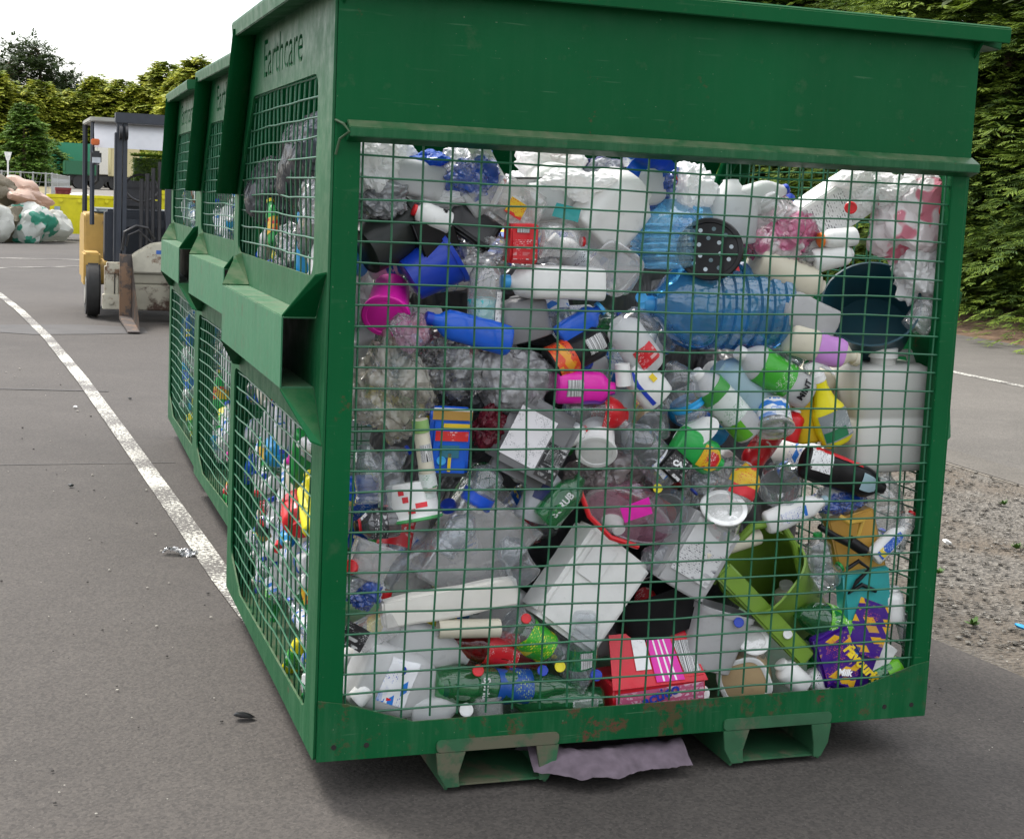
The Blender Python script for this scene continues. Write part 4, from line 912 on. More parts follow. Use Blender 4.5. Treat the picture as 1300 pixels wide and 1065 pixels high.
capdisc(592, 901, 18, WHITE, 'white cap facing out on the bottom rail')
bt('soda', 550, 868, 748, 872, 44, .05, CLG, None, 'green bottle with a blue and green label lying on the bottom left', lab=(printed((.01, .07, .3), (.4, .5, .1), None, 24), .38, .60), nocap=True, text=('Sprite', .026, .30, False, WINK), n=26)
capdisc(607, 851, 15, RED, 'red cap on the green bottle near the bottom')
bt('soda', 765, 892, 640, 888, 40, .1, CLG, None, 'second green bottle, under the first on the cage floor', nocap=True)
bt('soda', 690, 835, 560, 808, 46, .5, clear((.45, .03, .03), .3, .1), None, 'clear bottle with a dark red label above the green bottles', nocap=True, lab=(PRD, .3, .6))
bt('pet', 645, 788, 716, 838, 46, .0, CLD, None, 'clear bottle with a green and yellow label pointing down right', nocap=True, lab=(printed((.04, .35, .02), (.7, .65, .05), (.75, .6, .02), 22), .25, .68))
tb(617, 908, 617, 878, 44, 46, .05, CLW, 'clear cup standing on the bottom rail left of the green bottles', 'cup', name='clear_cup')
bt('pet', 740, 774, 737, 888, 34, .0, CLD, None, 'upside-down clear bottle with a green band resting on the bottom rail', nocap=True, lab=(clear((.05, .5, .2), .4, .12), .42, .62), patches=((barcode(0), .44, .6, -20, 25),))
ct(740, 906, 740, 884, 34, .05, .0, CLW, 'clear square tub under the upside-down bottle', 'tub', name='square_tub')
capdisc(689, 851, 14, BLUE, 'blue cap left of the upside-down bottle')
capdisc(757, 857, 15, BLUE, 'blue cap right of the upside-down bottle')
capdisc(711, 846, 14, YEL, 'yellow and white cap just left of the upside-down bottle')
carton(at(705, 800, .12), at(780, 690, .14), .205, .13, plastic((.80, .80, .77), .4, .1, .1), 'white_crate', 'large white plastic box lid tilted in the lower middle', 'box lid', bev=.012, cr=.002, faces=((plastic((.70, .70, .68), .4, .2), .12, .45, .55, .92, 'front'), (plastic((.68, .68, .66), .4, .2), .55, .8, .12, .3, 'front')), spin=0)
bt('deterg', 690, 662, 738, 606, 40, .0, CLG, CLG, 'green bottle lettered SCRUB slanting above the white box lid', text=('SCRUB', .024, .42, True, WINK), capr=.015)
bt('round', 672, 660, 700, 590, 42, .35, plastic((.35, .36, .38), .25), None, 'silver-grey bottle behind the green lettered one', nocap=True, patches=((NAVY, .4, .7, -40, 20),))
tb(800, 636, 798, 656, 112, 124, .15, CLP, 'clear pink-tinted clamshell with a magenta label', 'container', dy=-.04, name='pink_clamshell', dep=.62, yb=.16, lid=CLW)
sh(808, 648, 40, 22, -.1, MAG, 'magenta sticker on the pink-tinted clamshell', rot=-18, seed=2, amp=.001, cat='sticker')
b = MB(); b.tube([at(736, 622, .06), at(748, 655, .055), at(775, 682, .055), at(810, 694, .06)], .007, 8)
tag(b.obj('red_strip', RED, None, smooth=True), 'curved red plastic rim strip below the pink-tinted clamshell', 'rim strip')
tb(850, 640, 846, 652, 46, 50, .0, CL, 'clear bottle bottom facing out at the right of the pink-tinted clamshell', 'bottle', dy=-.05, name='plastic_bottle', open_=False)
ct(855, 745, 905, 660, 74, .08, .1, OFFW, 'white carton with black print right of the white box lid', 'carton', name='printed_carton', cr=.002, faces=((printed((.62, .62, .62), (.1, .1, .12), None, 24, .42), .1, .9, .2, .95, 'front'),))
tb(912, 672, 919, 644, 50, 54, .0, CLW, 'clear cup with a white disc bottom facing out', 'cup', dy=-.05, name='clear_cup', lid=WHITE)
b = MB(); _a, _b = at(893, 704, .058), at(962, 680, .085); b.tube([_a, _a.lerp(_b, .5), _b], [.020, .022, .024], 18)
tag(b.obj('cream_tube', CREAM, None, smooth=True), 'cream plastic pipe piece lying over the printed carton', 'pipe')
bt('deterg', 972, 665, 1050, 634, 32, .0, WHITE, PALEB, 'white tube bottle with small blue writing above the green pot', patches=((PWB, .2, .6, -25, 20),), capr=.014)
tb(840, 800, 826, 745, 110, 120, .8, BLACK, 'black tray in the gap above the red box', 'tray', name='black_tray', pw=4, dep=.5)
tb(890, 845, 915, 770, 66, 80, .25, OFFW, 'white tub leaning left of the green pot', pw=4, dep=.8, name='white_tub')
# red box
_c = carton(at(824, 893, .12), at(823, 850, .12), .262, .15, plastic((.60, .012, .025), .3, .1), 'red_box', 'bright red detergent box with pink stripes and a barcode', 'box', bev=.005, tilt=0)
for nm, a in (('printed_panel', (PPK, -.125, .125, .005, .070)),):
    m, x0, x1, z0, z1 = a; mesh(nm, [(x0, -.0775, z0), (x1, -.0775, z0), (x1, -.0775, z1), (x0, -.0775, z1)], [(0, 1, 2, 3)], m, _c)
# sloping flap on its front upper edge
_fl = MB(); _fl.add([(-.135, -.083, .085), (.135, -.083, .075), (.105, .0, .195), (-.11, .0, .205), (-.135, -.080, .083), (.135, -.080, .073), (.105, .004, .193), (-.11, .004, .203)], [(0, 1, 2, 3), (7, 6, 5, 4), (0, 4, 5, 1), (1, 5, 6, 2), (2, 6, 7, 3), (3, 7, 4, 0)])
_fo = _fl.obj('flap', plastic((.62, .012, .03), .3, .08), _c)
def flapq(u0, u1, v0, v1, m, name='printed_panel', sh_=.1):
    def P(u, v):
        a = Vector((-.135, -.083, .085)).lerp(Vector((.135, -.083, .075)), u+sh_*0); c = Vector((-.11, .0, .205)).lerp(Vector((.105, .0, .195)), u)
        return a.lerp(c, v)+Vector((0, -.003, .002))
    mesh(name, [P(u0, v0), P(u1, v0), P(u1, v1), P(u0, v1)], [(0, 1, 2, 3)], m, _fo)
flapq(.46, .76, .05, .92, MAG); flapq(.78, .97, .18, .78, barcode(0)); flapq(.27, .44, .3, .9, PW_)
for _uu in (.53, .60, .66): flapq(_uu, _uu+.02, .06, .9, WINK, 'white_stripe')
me = textmesh('actico', .045, .0004, .001); me.transform(Matrix.Translation((.0, -.081, .052)) @ Matrix.Rotation(R(90), 4, 'X') @ Matrix.Rotation(R(14), 4, 'Z')); me.materials.append(BINK); q = bpy.data.objects.new('lettering', me); COL.objects.link(q); q.parent = _c
bt('deterg', 740, 870, 700, 812, 30, .5, CLD, None, 'clear bottle wedged left of the red box', nocap=True)
# green pot
tub(at(1010, 778, .30), at(966, 722, .10), .085, .112, LIME, None, 'green_pot', 'large lime green pot lying with its dark mouth facing out', 'pot', pw=3, dep=.9, wall=.004)
b = MB(); b.tube([at(905, 740, .09), at(925, 700, .07), at(955, 668, .06), at(990, 662, .06), at(1008, 690, .07), at(1020, 750, .09)], [.009, .011, .012, .012, .010, .008], 10)
tag(b.obj('green_rim_strip', LIME, None, smooth=True), 'thick lime green rim band curling over the mouth of the pot', 'rim strip')
carton(at(1024, 836, .06), at(915, 722, .06), .055, .03, LIME, 'green_board', 'flat lime green plastic panel slanting down to the right below the pot', 'panel', bev=.006, cr=.002)
tb(952, 828, 957, 812, 40, 36, .0, CLW, 'glass jar with a white screw lid facing out', 'jar', dy=-.05, lid=WHITE, name='screw_jar', yb=.12)
tb(944, 850, 945, 866, 66, 60, .05, plastic((.50, .36, .20), .4), 'orange-brown jar with a white lid ringed in red, on the bottom rail', 'jar', dy=-.06, lid=WHITE, name='jar', lab=(RINK, .86, .93, -180, 180), yb=.14, pw=3)
bt('round', 1018, 870, 990, 842, 32, .0, WHITE, WHITE, 'small white pill bottle lying beside the orange-brown jar', capr=.02)
bt('round', 1045, 872, 1025, 852, 28, .2, WHITE, None, 'white printed tube end left of the purple pack', nocap=True, lab=(PW_, .2, .8))
capdisc(890, 880, 22, WHITE, 'half-hidden white lid by the right corner of the red box', .2)
# purple pack
_c = carton(at(1066, 876, .07), at(1110, 752, .09), .135, .05, plastic((.045, .008, .20), .3, .05), 'purple_pack', 'purple confectionery pack with gold lettering in the bottom right', 'pack', bev=.006, cr=.007, seed=9, faces=((PPUR, .05, .95, .40, .92, 'front'), (plastic((.02, .12, .55), .3, 0), .1, .45, .30, .46, 'front'), (PPUR, .12, .6, .06, .26, 'front')))
me = textmesh('Favourites', .042, .0006, .0018, .2); me.transform(Matrix.Translation((.02, -.045, .085)) @ Matrix.Rotation(R(90), 4, 'X') @ Matrix.Rotation(R(-24), 4, 'Z')); me.materials.append(YINK); q = bpy.data.objects.new('lettering', me); COL.objects.link(q); q.parent = _c
me = textmesh('Milk', .026, .0006, .001, .2); me.transform(Matrix.Translation((-.036, -.045, .052)) @ Matrix.Rotation(R(90), 4, 'X') @ Matrix.Rotation(R(14), 4, 'Z')); me.materials.append(WINK); q = bpy.data.objects.new('lettering', me); COL.objects.link(q); q.parent = _c
ct(1068, 862, 1050, 800, 52, .03, .05, plastic((.05, .008, .22), .3, .05), 'second purple pack leaning left against the gold lettered one', 'pack', name='purple_pack', cr=.004, faces=((PPUR, .05, .95, .1, .95, 'front'),))
sh(1112, 832, 46, 40, .0, WHITE, 'white inner card of the purple pack, bottom right', rot=30, seed=4, amp=.004, cat='card')
bt('soda', 1090, 800, 1005, 776, 44, .2, CLG, None, 'green bottle with a lime label right of the green pot', nocap=True, lab=(printed((.12, .45, .02), (.7, .75, .6), None, 24), .25, .55))
bt('soda', 1035, 838, 1095, 880, 38, .3, CLG, None, 'dark green bottle beneath the lime green panel near the bottom', nocap=True)
bt('soda', 1100, 868, 1160, 838, 30, .0, CLG, None, 'green bottle end beside the right gusset of the bottom rail', nocap=True, lab=(plastic((.15, .5, .02), .3, 0), .4, .7))
ct(1096, 742, 1078, 652, 62, .05, .45, GOLD, 'golden orange box with a folded gold strap', 'box', name='golden_box', spin=-6, tilt=-3, bev=.005)
b = MB(); b.tube([at(1066, 655, .06), at(1078, 663, .045), at(1095, 660, .05), at(1090, 680, .05)], [.006, .009, .009, .006], 8); tag(b.obj('gold_strap', plastic((.60, .38, .06), .2), None, smooth=True), 'shiny gold strap on the golden orange box', 'strap')
b = MB(); b.tube([at(1040, 668, .05), at(1062, 682, .045), at(1088, 694, .042)], [.008, .010, .012], 12); b.tube([at(1078, 686, .044), at(1098, 700, .04)], .016, 12)
tag(b.obj('pump_handle', BLACK, None, smooth=True), 'black pump handle lying across the golden orange box', 'handle')
b = MB(); b.tube([at(1075, 722, .045), at(1090, 712, .045), at(1104, 722, .045), at(1088, 738, .045), at(1078, 752, .045), at(1094, 742, .045), at(1112, 750, .045)], .006, 8)
tag(b.obj('black_clip', BLACK, None, smooth=True), 'tangled black plastic clip under the golden orange box', 'clip')
ct(1098, 785, 1094, 722, 66, .05, .2, TEAL, 'teal plastic box under the golden orange box', 'box', name='teal_box', bev=.005)
bt('pet', 1040, 730, 1038, 676, 34, .15, CLD, GREEN, 'small clear bottle with a green cap right of the green pot', capr=.013)
bt('pet', 1030, 745, 1068, 718, 38, .1, CLD, GREEN, 'clear bottle lying with its green cap toward the teal box', capr=.016, spin=40)
bt('deterg', 1108, 708, 1150, 668, 26, .0, WHITE, None, 'white tube with a blue stripe near the right post', nocap=True, patches=((PBL, .1, .8, -20, 25),))
bt('round', 1135, 690, 1160, 650, 26, .1, CLW, RED, 'clear bottle with a red cap against the right post, low down', capr=.014)
bt('round', 1134, 788, 1132, 745, 30, .1, WHITE, WHITE, 'white pill bottle standing right of the teal box', capr=.022)
bt('pet', 1160, 830, 1148, 775, 30, .1, CLD, None, 'clear bottle in the bottom right corner above the gusset', nocap=True)
bg(1060, 634, 80, 34, .10, .3, FWB, 'blue-grey wrapper under the black bottle', seed=71, amp=.3)
bg(770, 600, 110, 70, .12, .7, film((.36, .30, .30), None, .8, 6), 'brownish clear wrapper in the middle, behind the white round tub', seed=73, amp=.3)
bg(905, 620, 90, 80, .12, .6, FC, 'clear bag between the green bottle and the jerrycan', seed=75, amp=.35)

bg(470, 218, 50, 60, .10, .15, FW, 'white bag flap at the top left post, above the grey film', seed=79, amp=.35)
bg(640, 268, 60, 40, .08, .6, FW, 'white bag corner behind the clear blister pack', seed=80, amp=.35)
bg(735, 235, 90, 40, .12, .0, FW, 'thin white bag draped over the two large jugs', seed=82, amp=.4)
bg(560, 255, 70, 34, .10, .5, FW, 'white bag fold behind the small bottle with the red cap', seed=84, amp=.4)
bg(1130, 245, 70, 50, .12, .5, FW, 'white bag behind the printed one at the top right', seed=86, amp=.4)
bg(1020, 330, 70, 40, .10, .5, FC, 'clear bag under the white carton', seed=88, amp=.4)
bt('pet', 470, 600, 520, 570, 32, .5, CLD, BLUE, 'small clear bottle with a blue cap beside the slim cream tube', capr=.013, cr=.004)
bt('pet', 560, 700, 600, 650, 36, .1, CLD, None, 'crushed clear bottle on the clear trough', nocap=True, cr=.008)
bt('soda', 668, 735, 640, 680, 40, .2, CLD, None, 'crushed clear bottle left of the white box lid', nocap=True, cr=.010)
bt('round', 700, 560, 745, 545, 30, .3, WHITE, RED, 'small white bottle with a red cap behind the grey oil jug', capr=.013)
bt('pet', 905, 600, 880, 625, 34, .3, CLD, BLUE, 'small clear bottle with a blue cap under the green bottle', capr=.013, cr=.005)
bt('round', 1000, 560, 1012, 520, 26, .4, RED, WHITE, 'small red bottle with a white cap left of the yellow spray bottle')
bt('pet', 850, 700, 812, 720, 34, .4, CLD, CYAN, 'clear bottle with a sky blue cap behind the printed carton', capr=.012)
capdisc(668, 785, 13, RED, 'small red cap below the polystyrene tray')
capdisc(938, 790, 13, BLUE, 'blue cap beside the glass jar with the white lid')
capdisc(1000, 805, 12, WHITE, 'small white cap under the lime green panel')
capdisc(560, 585, 12, CYAN, 'sky blue cap under the blue pouch')
capdisc(835, 620, 12, YEL, 'yellow cap above the white disc bottom')
# ---------------------------------------------------------------- second and third layer, end side and the tops
def proto(kind, L, r, mat, cap, name, lab=None, **k):
    t = bottle(kind, Vector((0, 0, -L/2)), Vector((0, 0, L/2)), r, mat, cap, name, None, 'bottle', lab=lab, n=16, **k)
    return t
PR_ = []
_spec = [('milk', .24, .058, HDPE, BLUE, 'milk_bottle', 'white milk bottle', 'blue'), ('milk', .24, .058, HDPE, RED, 'milk_bottle', 'white milk bottle', 'red'), ('milk', .20, .05, HDPE, GREEN, 'milk_bottle', 'white milk bottle', 'green'),
 ('pet', .23, .036, CLD, BLUE, 'plastic_bottle', 'clear bottle', 'blue'), ('pet', .23, .036, CLD, WHITE, 'plastic_bottle', 'clear bottle', 'white'), ('soda', .30, .045, CLD, RED, 'plastic_bottle', 'clear bottle', 'red'),
 ('soda', .26, .042, CLG, GREEN, 'plastic_bottle', 'green bottle', 'green'), ('deterg', .25, .048, WHITE, BLUE, 'detergent_bottle', 'white detergent bottle', 'blue'), ('deterg', .24, .045, RBLUE, WHITE, 'detergent_bottle', 'blue detergent bottle', 'white'),
 ('round', .18, .034, WHITE, WHITE, 'plastic_bottle', 'small white bottle', 'white'), ('round', .19, .034, RED, WHITE, 'plastic_bottle', 'red bottle', 'white'), ('deterg', .23, .044, YEL, GREEN, 'detergent_bottle', 'yellow bottle', 'green'),
 ('jug', .26, .075, HDPE, RED, 'plastic_jug', 'white jug', 'red'), ('round', .2, .036, CYAN, WHITE, 'plastic_bottle', 'sky blue bottle', 'white'), ('soda', .30, .045, CLB, CYAN, 'plastic_bottle', 'pale blue bottle', 'blue'), ('deterg', .22, .04, MAG, WHITE, 'detergent_bottle', 'hot pink bottle', 'white'), ('round', .2, .04, plastic((.03, .035, .04), .35), RED, 'plastic_bottle', 'black bottle', 'red'), ('deterg', .22, .042, GREEN, YEL, 'detergent_bottle', 'bright green bottle', 'yellow'), ('round', .17, .04, CREAM, WHITE, 'plastic_bottle', 'cream bottle', 'white')]
_labs = {0: PWB, 3: PWB, 4: PBL, 5: PRD, 6: PGL, 7: PWB, 8: PBL, 9: PW_, 10: PRD, 11: PGL, 13: PBL, 16: PYR, 17: PYR}
for i, s in enumerate(_spec):
    PR_.append((proto(*s[:6], lab=(_labs[i], .22, .55) if i in _labs else None, seed=i), s[6], s[7]))
used = [False]*len(PR_)
LABELS = {}
def filler(i, p, rot, where, s=1, wall=None):
    o, nm, cp = PR_[i]
    c = copy_tree(o)
    ax = rot.to_matrix() @ Vector((0, 0, 1))
    if wall is not None:       # keep it on the inner side of the wires of that end
        L_, r_ = _spec[i][1]*s, _spec[i][2]*s
        half = abs(ax.x)*L_/2+math.sqrt(max(0, 1-ax.x*ax.x))*r_
        hy = abs(ax.y)*L_/2+math.sqrt(max(0, 1-ax.y*ax.y))*r_; hz_ = abs(ax.z)*L_/2+math.sqrt(max(0, 1-ax.z*ax.z))*r_
        p = Vector((wall[0]+.022+half+p.x, min(max(p.y, wall[1]+.03+hy), wall[1]+1.585-hy), max(p.z, .125+hz_)))
    c.matrix_world = Matrix.Translation(p) @ rot.to_matrix().to_4x4() @ Matrix.Scale(s, 4)
    pose = 'standing up' if ax.z > .75 else 'upside down' if ax.z < -.75 else 'lying flat' if abs(ax.z) < .25 else 'tipped up' if ax.z > 0 else 'tipped down'
    c['label'] = f'{nm} with {cp} cap {pose}, {where}'; c['category'] = 'bottle'
    LABELS.setdefault(c['label'], []).append(c)
    return c
from mathutils import Euler
def rrot(q): return Euler((q.uniform(0, 2*PI), q.uniform(0, PI), q.uniform(0, 2*PI)))
def srot(q):
    a = q.uniform(0, 2*PI); d = Vector((q.uniform(-.45, .45), math.cos(a), math.sin(a))); return (d.to_track_quat('Z', 'Y') @ Euler((0, 0, q.uniform(0, 6.28))).to_quaternion()).to_euler()
hpos = ['far left', 'left third', 'left of middle', 'right of middle', 'right third', 'far right']
vpos = ['at the bottom', 'low down', 'half way up', 'upper part', 'near top']
# behind the long side
q = random.Random(21)
WT = [2, 2, 1, 4, 4, 3, 2, 3, 1, 3, 1, .7, 2, .6, 2, .5, 1.5, .6, 1.5]
for iz in range(9):
    for ix in range(10):
        x = .12+ix*.163+q.uniform(-.04, .04)+(.07 if iz % 2 else 0); z = .19+iz*.135+q.uniform(-.03, .03)
        if x > 1.62: continue
        i = q.choices(range(len(PR_)), WT)[0]
        x = min(max(x, .17), 1.52); z = max(z, .26)
        if (1.05 < x < 1.42 and .28 < z < .68) or (1.30 < x and 1.02 < z < 1.36): continue
        filler(i, Vector((x, .30+q.uniform(-.05, .05), z)), rrot(q), f'second layer, {hpos[min(5, int(x/1.7*6))]}, {vpos[min(4, iz//2)]}')
# behind the end side of the nearest cage
q = random.Random(5)
WE = [4, 4, 2, 3, 3, 1.5, 1.2, 4, 1.4, 5, 1.4, 1.1, 1.5, 1.2, 1.2, .9, 1.0, 1.0, 2]
ep = ['near corner', 'middle', 'far edge']
for iz in range(12):
    for iy in range(13):
        y = .13+iy*.118+q.uniform(-.03, .03)+(.06 if iz % 2 else 0); z = .19+iz*.098+q.uniform(-.03, .03)
        if y > 1.55 or y < .27 or z > 1.40 or (z > 1.18 and .1 < y < .9): continue
        i = q.choices(range(len(PR_)), WE)[0]
        filler(i, Vector((q.uniform(0, .03), y, z)), srot(q), f'nearest cage end, {ep[min(2, int(y/1.62*3))]}, {vpos[min(4, int((z-.2)/.25))]}', .66, (0, 0))
# end windows: black film and pale things
for n_, (x, y, z, a, b_, c_, m_, lb) in enumerate(((.20, .95, 1.50, .19, .40, .20, FD, 'huge black polythene bag filling the far part of the upper end window'), (.14, 1.32, 1.42, .12, .20, .14, FD, 'black polythene bag in the far corner of the upper end window'), (.16, .72, 1.47, .15, .32, .17, FD, 'black polythene bag in the middle of the upper end window'), (.13, .56, 1.57, .11, .24, .12, film((.10, .12, .15), None, 1.0, 5), 'blue-grey shiny polythene bag near the near corner of the upper end window'), (.12, .50, 1.38, .10, .16, .12, FG, 'grey film bag near the cage corner, low in the upper end window'))):
    bag(Vector((x, y, z)), a, b_, c_, m_, 0, 81+n_, .16, 5, label=lb, cat='bag')
bag(Vector((.12, .45, 1.24)), .08, .20, .12, FW, 0, 85, .2, label='pale grey-white bag at the bottom of the upper end window', cat='bag')
bag(Vector((.10, .95, 1.27)), .07, .24, .09, FG, 0, 87, .3, label='grey crumpled film along the bottom of the upper end window', cat='bag')
_o = bottle('deterg', Vector((.07, .68, 1.22)), Vector((.07, .72, 1.45)), .026, CYAN, CYAN, 'plastic_bottle', 'slim sky blue bottle standing behind the upper end window', 'bottle')
_o = bottle('deterg', Vector((.07, .36, 1.33)), Vector((.06, .25, 1.37)), .026, YEL, YEL, 'plastic_bottle', 'small yellow bottle low in the upper end window near the corner', 'bottle')
_o = bottle('tube', Vector((.13, .20, 1.29)), Vector((.065, .19, 1.31)), .04, LBLUE, None, 'ribbed_cap', 'round blue ribbed cap at the lower corner of the upper end window', 'cap', nocap=True)
_o = bottle('deterg', Vector((.06, .5, .82)), Vector((.06, .62, .62)), .04, GREEN, WHITE, 'plastic_bottle', 'bright green bottle at the top of the lower end window', 'bottle')
_o = bottle('deterg', Vector((.05, .26, .60)), Vector((.05, .42, .72)), .045, YEL, YEL, 'plastic_bottle', 'yellow bottle behind the middle of the lower end window', 'bottle', text=None)
_o = bottle('round', Vector((.06, .62, .60)), Vector((.045, .50, .55)), .05, RED, RED, 'plastic_bottle', 'red bottle with a red cap in the middle of the lower end window', 'bottle', capr=.028)
_o = bottle('round', Vector((.06, 1.0, .70)), Vector((.045, .92, .66)), .04, CYAN, CYAN, 'plastic_bottle', 'sky blue bottle in the upper left of the lower end window', 'bottle')
# cores: big bags that fill the middle of each cage
for n_, (x, y, z, a, b_, c_) in enumerate(((.95, .95, .62, .55, .45, .45), (.9, 1.0, 1.15, .55, .45, .28), (1.35, .75, .55, .25, .4, .38))):
    bag(Vector((x, y, z)), a, b_, c_, film((.10, .10, .11), None, 1.0, 2), 0, 91+n_, .1, 4, label=['large dark grey liner bag filling the lower middle of the nearest cage', 'large dark grey liner bag filling the upper middle of the nearest cage', 'large dark grey liner bag behind the jerrycan in the nearest cage'][n_], cat='bag')
# white bottles along the crest of the heap
for n_, (x0, y0, x1, y1, w_, cp, lab) in enumerate(((560, 235, 470, 215, 46, None, 'white milk bottle lying at the top left, behind the blue bag scrap'), (590, 262, 640, 225, 42, RED, 'white milk bottle with a red cap under the bent white flap'), (668, 258, 735, 250, 50, BLUE, 'white milk bottle with a blue cap across the large upright jug'), (790, 245, 858, 228, 46, RED, 'white milk bottle with a red cap right of the tilted jug'), (930, 262, 1000, 240, 40, BLUE, 'white milk bottle with a blue cap behind the pink smeared bag'))):
    bt('milk', x0, y0, x1, y1, w_, .55, HDPE, cp, lab, nocap=cp is None, cr=.004, capr=.015)
# top heap behind the front row
q = random.Random(9)
for n_ in range(9):
    x = .2+n_*.115; bag(Vector((x, .42+q.uniform(-.05, .08), 1.42+q.uniform(0, .04))), .10, .10, .08, (FW, FWB, FC, FW)[n_ % 4], q.uniform(0, 90), 120+n_, .3, label=f'{("white", "white and blue", "clear", "plain white")[n_ % 4]} bag on the heap in the second row, {("first", "second", "third", "fourth", "fifth", "sixth", "seventh", "eighth", "ninth")[n_]} from the left', cat='bag')
# cages two and three: a thin layer behind the end wires
for ci, (ox, oy, nm) in enumerate(((.130, 2.07, 'middle'), (.132, 3.80, 'farthest'))):
    q = random.Random(40+ci)
    WC = [5, 2, 2, 3, 3, 1, .6, 4, 1, 4, .5, .4, 4, 1.5, 2, .2, .5, .4, 1]
    for iz in range(10):
        for iy in range(6):
            y = .62+iy*.16+q.uniform(-.03, .03); z = .21+iz*.13+q.uniform(-.03, .03)
            if y > 1.54 or z > 1.45: continue
            i = q.choices(range(len(PR_)), WC)[0]
            filler(i, Vector((q.uniform(0, .03), oy+y, z)), srot(q), f'{nm} cage end, {vpos[min(4, iz//2)]}', .85, (ox, oy))
    bag(Vector((ox+.42, oy+.95, .75)), .22, .6, .62, film((.45, .46, .48), None, 1.0, 3), 0, 140+ci, .15, 4, label=f'big pale liner bag filling the {nm} cage', cat='bag')
    bag(Vector((ox+.20, oy+1.2, 1.47)), .10, .26, .13, FWB if ci == 0 else FG, 0, 150+ci, .2, 4, label=f'bag showing in the upper end window of the {nm} cage', cat='bag')
for o, _, _ in PR_:
    for ch in list(o.children): bpy.data.objects.remove(ch)
    bpy.data.objects.remove(o)
for lab, L_ in LABELS.items():
    for o in L_: o['group'] = 'loose bottles packed behind the front layer'
# ---------------------------------------------------------------- forklift
def forklift():
    t = empty('forklift', label='tan and grey forklift facing us with its mast up, behind the row of cages', cat='forklift')
    TAN = simple('tan_paint', (.40, .25, .055), .55, var=.1, dirt=(.2, .13, .06), dth=.62); SLATE = simple('slate_paint', (.024, .029, .040), .45, var=.15); BLK = simple('black_steel', (.018, .018, .02), .5)
    MET = simple('cream_steel', (.42, .40, .32), .5, var=.12, dirt=(.14, .08, .045), dth=.56); RUB = simple('rubber', (.02, .02, .02), .85); CUSH = simple('grey_vinyl', (.09, .11, .11), .6)
    b = MB(); b.prism(rounded([(.30, .35), (2.05, .35), (2.1, 1.0), (1.75, 1.12), (.95, 1.12), (.90, .62), (.30, .62)], .06, 4), -.61, .60, 'x'); body = b.obj('body', TAN, t, smooth=True, bevel=.02)
    MB().prism([(.28, .33), (.86, .33), (.86, .70), (.28, .70)], -.64, -.46, 'x').obj('mudguard', TAN, t, bevel=.02); MB().prism([(.28, .33), (.86, .33), (.86, .70), (.28, .70)], .44, .57, 'x').obj('mudguard', TAN, t, bevel=.02)
    MB().box((-.50, .95, 1.10), (.50, 2.0, 1.17)).obj('engine_hood', CUSH, t, smooth=True, bevel=.03)
    MB().box((-.42, .30, .55), (.42, .60, 1.18)).obj('dashboard', SLATE, t, bevel=.03)
    s = MB(); s.box((-.25, 1.05, 1.17), (.25, 1.5, 1.28)); s.box((-.25, 1.45, 1.25), (.25, 1.58, 1.50)); s.obj('seat', simple('seat_vinyl', (.05, .05, .055), .5), t, bevel=.04)
    b = MB(); pts = [(.0+.18*math.cos(a*PI/12), .72+.08*math.sin(a*PI/12), 1.42+.15*math.sin(a*PI/12)) for a in range(25)]; b.tube(pts, .014, 6); b.tube([(0, .60, 1.15), (0, .72, 1.42)], .02, 6); b.box((-.17, .70, 1.40), (.17, .74, 1.43)); b.obj('steering_wheel', BLK, t)
    for x in (-.54, .54):
        w = MB(); w.cyl((x-.075, .36, .30), (x+.075, .36, .30), .30, 28); o = w.obj('wheel', RUB, t, smooth=True, bevel=.02)
        r = MB(); r.cyl((x-.082, .36, .30), (x+.082, .36, .30), .16, 20); r.obj('rim', simple('rim_paint', (.3, .29, .26), .5), o)
        w = MB(); w.cyl((x*.9-.06, 1.75, .22), (x*.9+.06, 1.75, .22), .22, 24); w.obj('wheel', RUB, t, smooth=True, bevel=.02)
    for x in (-.57, .53):
        MB().tube([(x+.02, .42, 1.0), (x+.02, .50, 1.5), (x+.03, .62, 2.14)], .028, 6).obj('guard_post', SLATE, t); MB().tube([(x+.0, 1.72, 1.1), (x, 1.75, 2.14)], .032, 6).obj('guard_post', SLATE, t)
    b = MB(); b.prism(rounded([(-.60, 1.82), (.58, 1.82), (.56, .5), (-.58, .5)], .08, 3), 2.12, 2.17, 'z'); rf = b.obj('guard_roof', simple('cream_roof', (.30, .30, .27), .5, var=.1), t, bevel=.01)
    v = [(-.53, .60, 2.12), (.50, .60, 2.12), (.50, .46, 1.84), (-.53, .46, 1.84)]; MB().add(v+[(x, y+.006, z) for x, y, z in v], [(0, 1, 2, 3), (7, 6, 5, 4), (0, 4, 5, 1), (1, 5, 6, 2), (2, 6, 7, 3), (3, 7, 4, 0)]).obj('roof_window', simple('milky_screen', (.55, .56, .58), .2, var=.05), rf)
    # mast
    for x in (-.32, .20):
        m = MB(); m.box((x, .02, .12), (x+.055, .16, 2.18)); m.box((x+.063, .03, .15), (x+.11, .15, 2.16)); m.box((x-.02 if x < 0 else x+.11, .05, .1), (x+.0 if x < 0 else x+.13, .18, 2.0)); m.obj('mast_rail', SLATE, t, bevel=.004)
    b = MB(); b.box((-.34, .0, 2.10), (.33, .15, 2.21)); b.obj('mast_crossbar', SLATE, t, bevel=.005)
    MB().box((-.30, .03, .42), (.30, .12, .50)).obj('mast_crossbar', SLATE, t); MB().box((-.30, .10, 1.0), (.30, .13, 1.08)).obj('mast_crossbar', SLATE, t)
    for x in (-.285, -.225): MB().cyl((x-.015, -.01, 2.0), (x+.015, -.01, 2.0), .075, 18).obj('chain_wheel', BLK, t, smooth=True)
    for x in (-.06, 0, .06, .13): MB().cyl((x, -.01, .75), (x, -.01, 1.58+x), .022, 10).obj('hydraulic_ram', BLK, t, smooth=True)
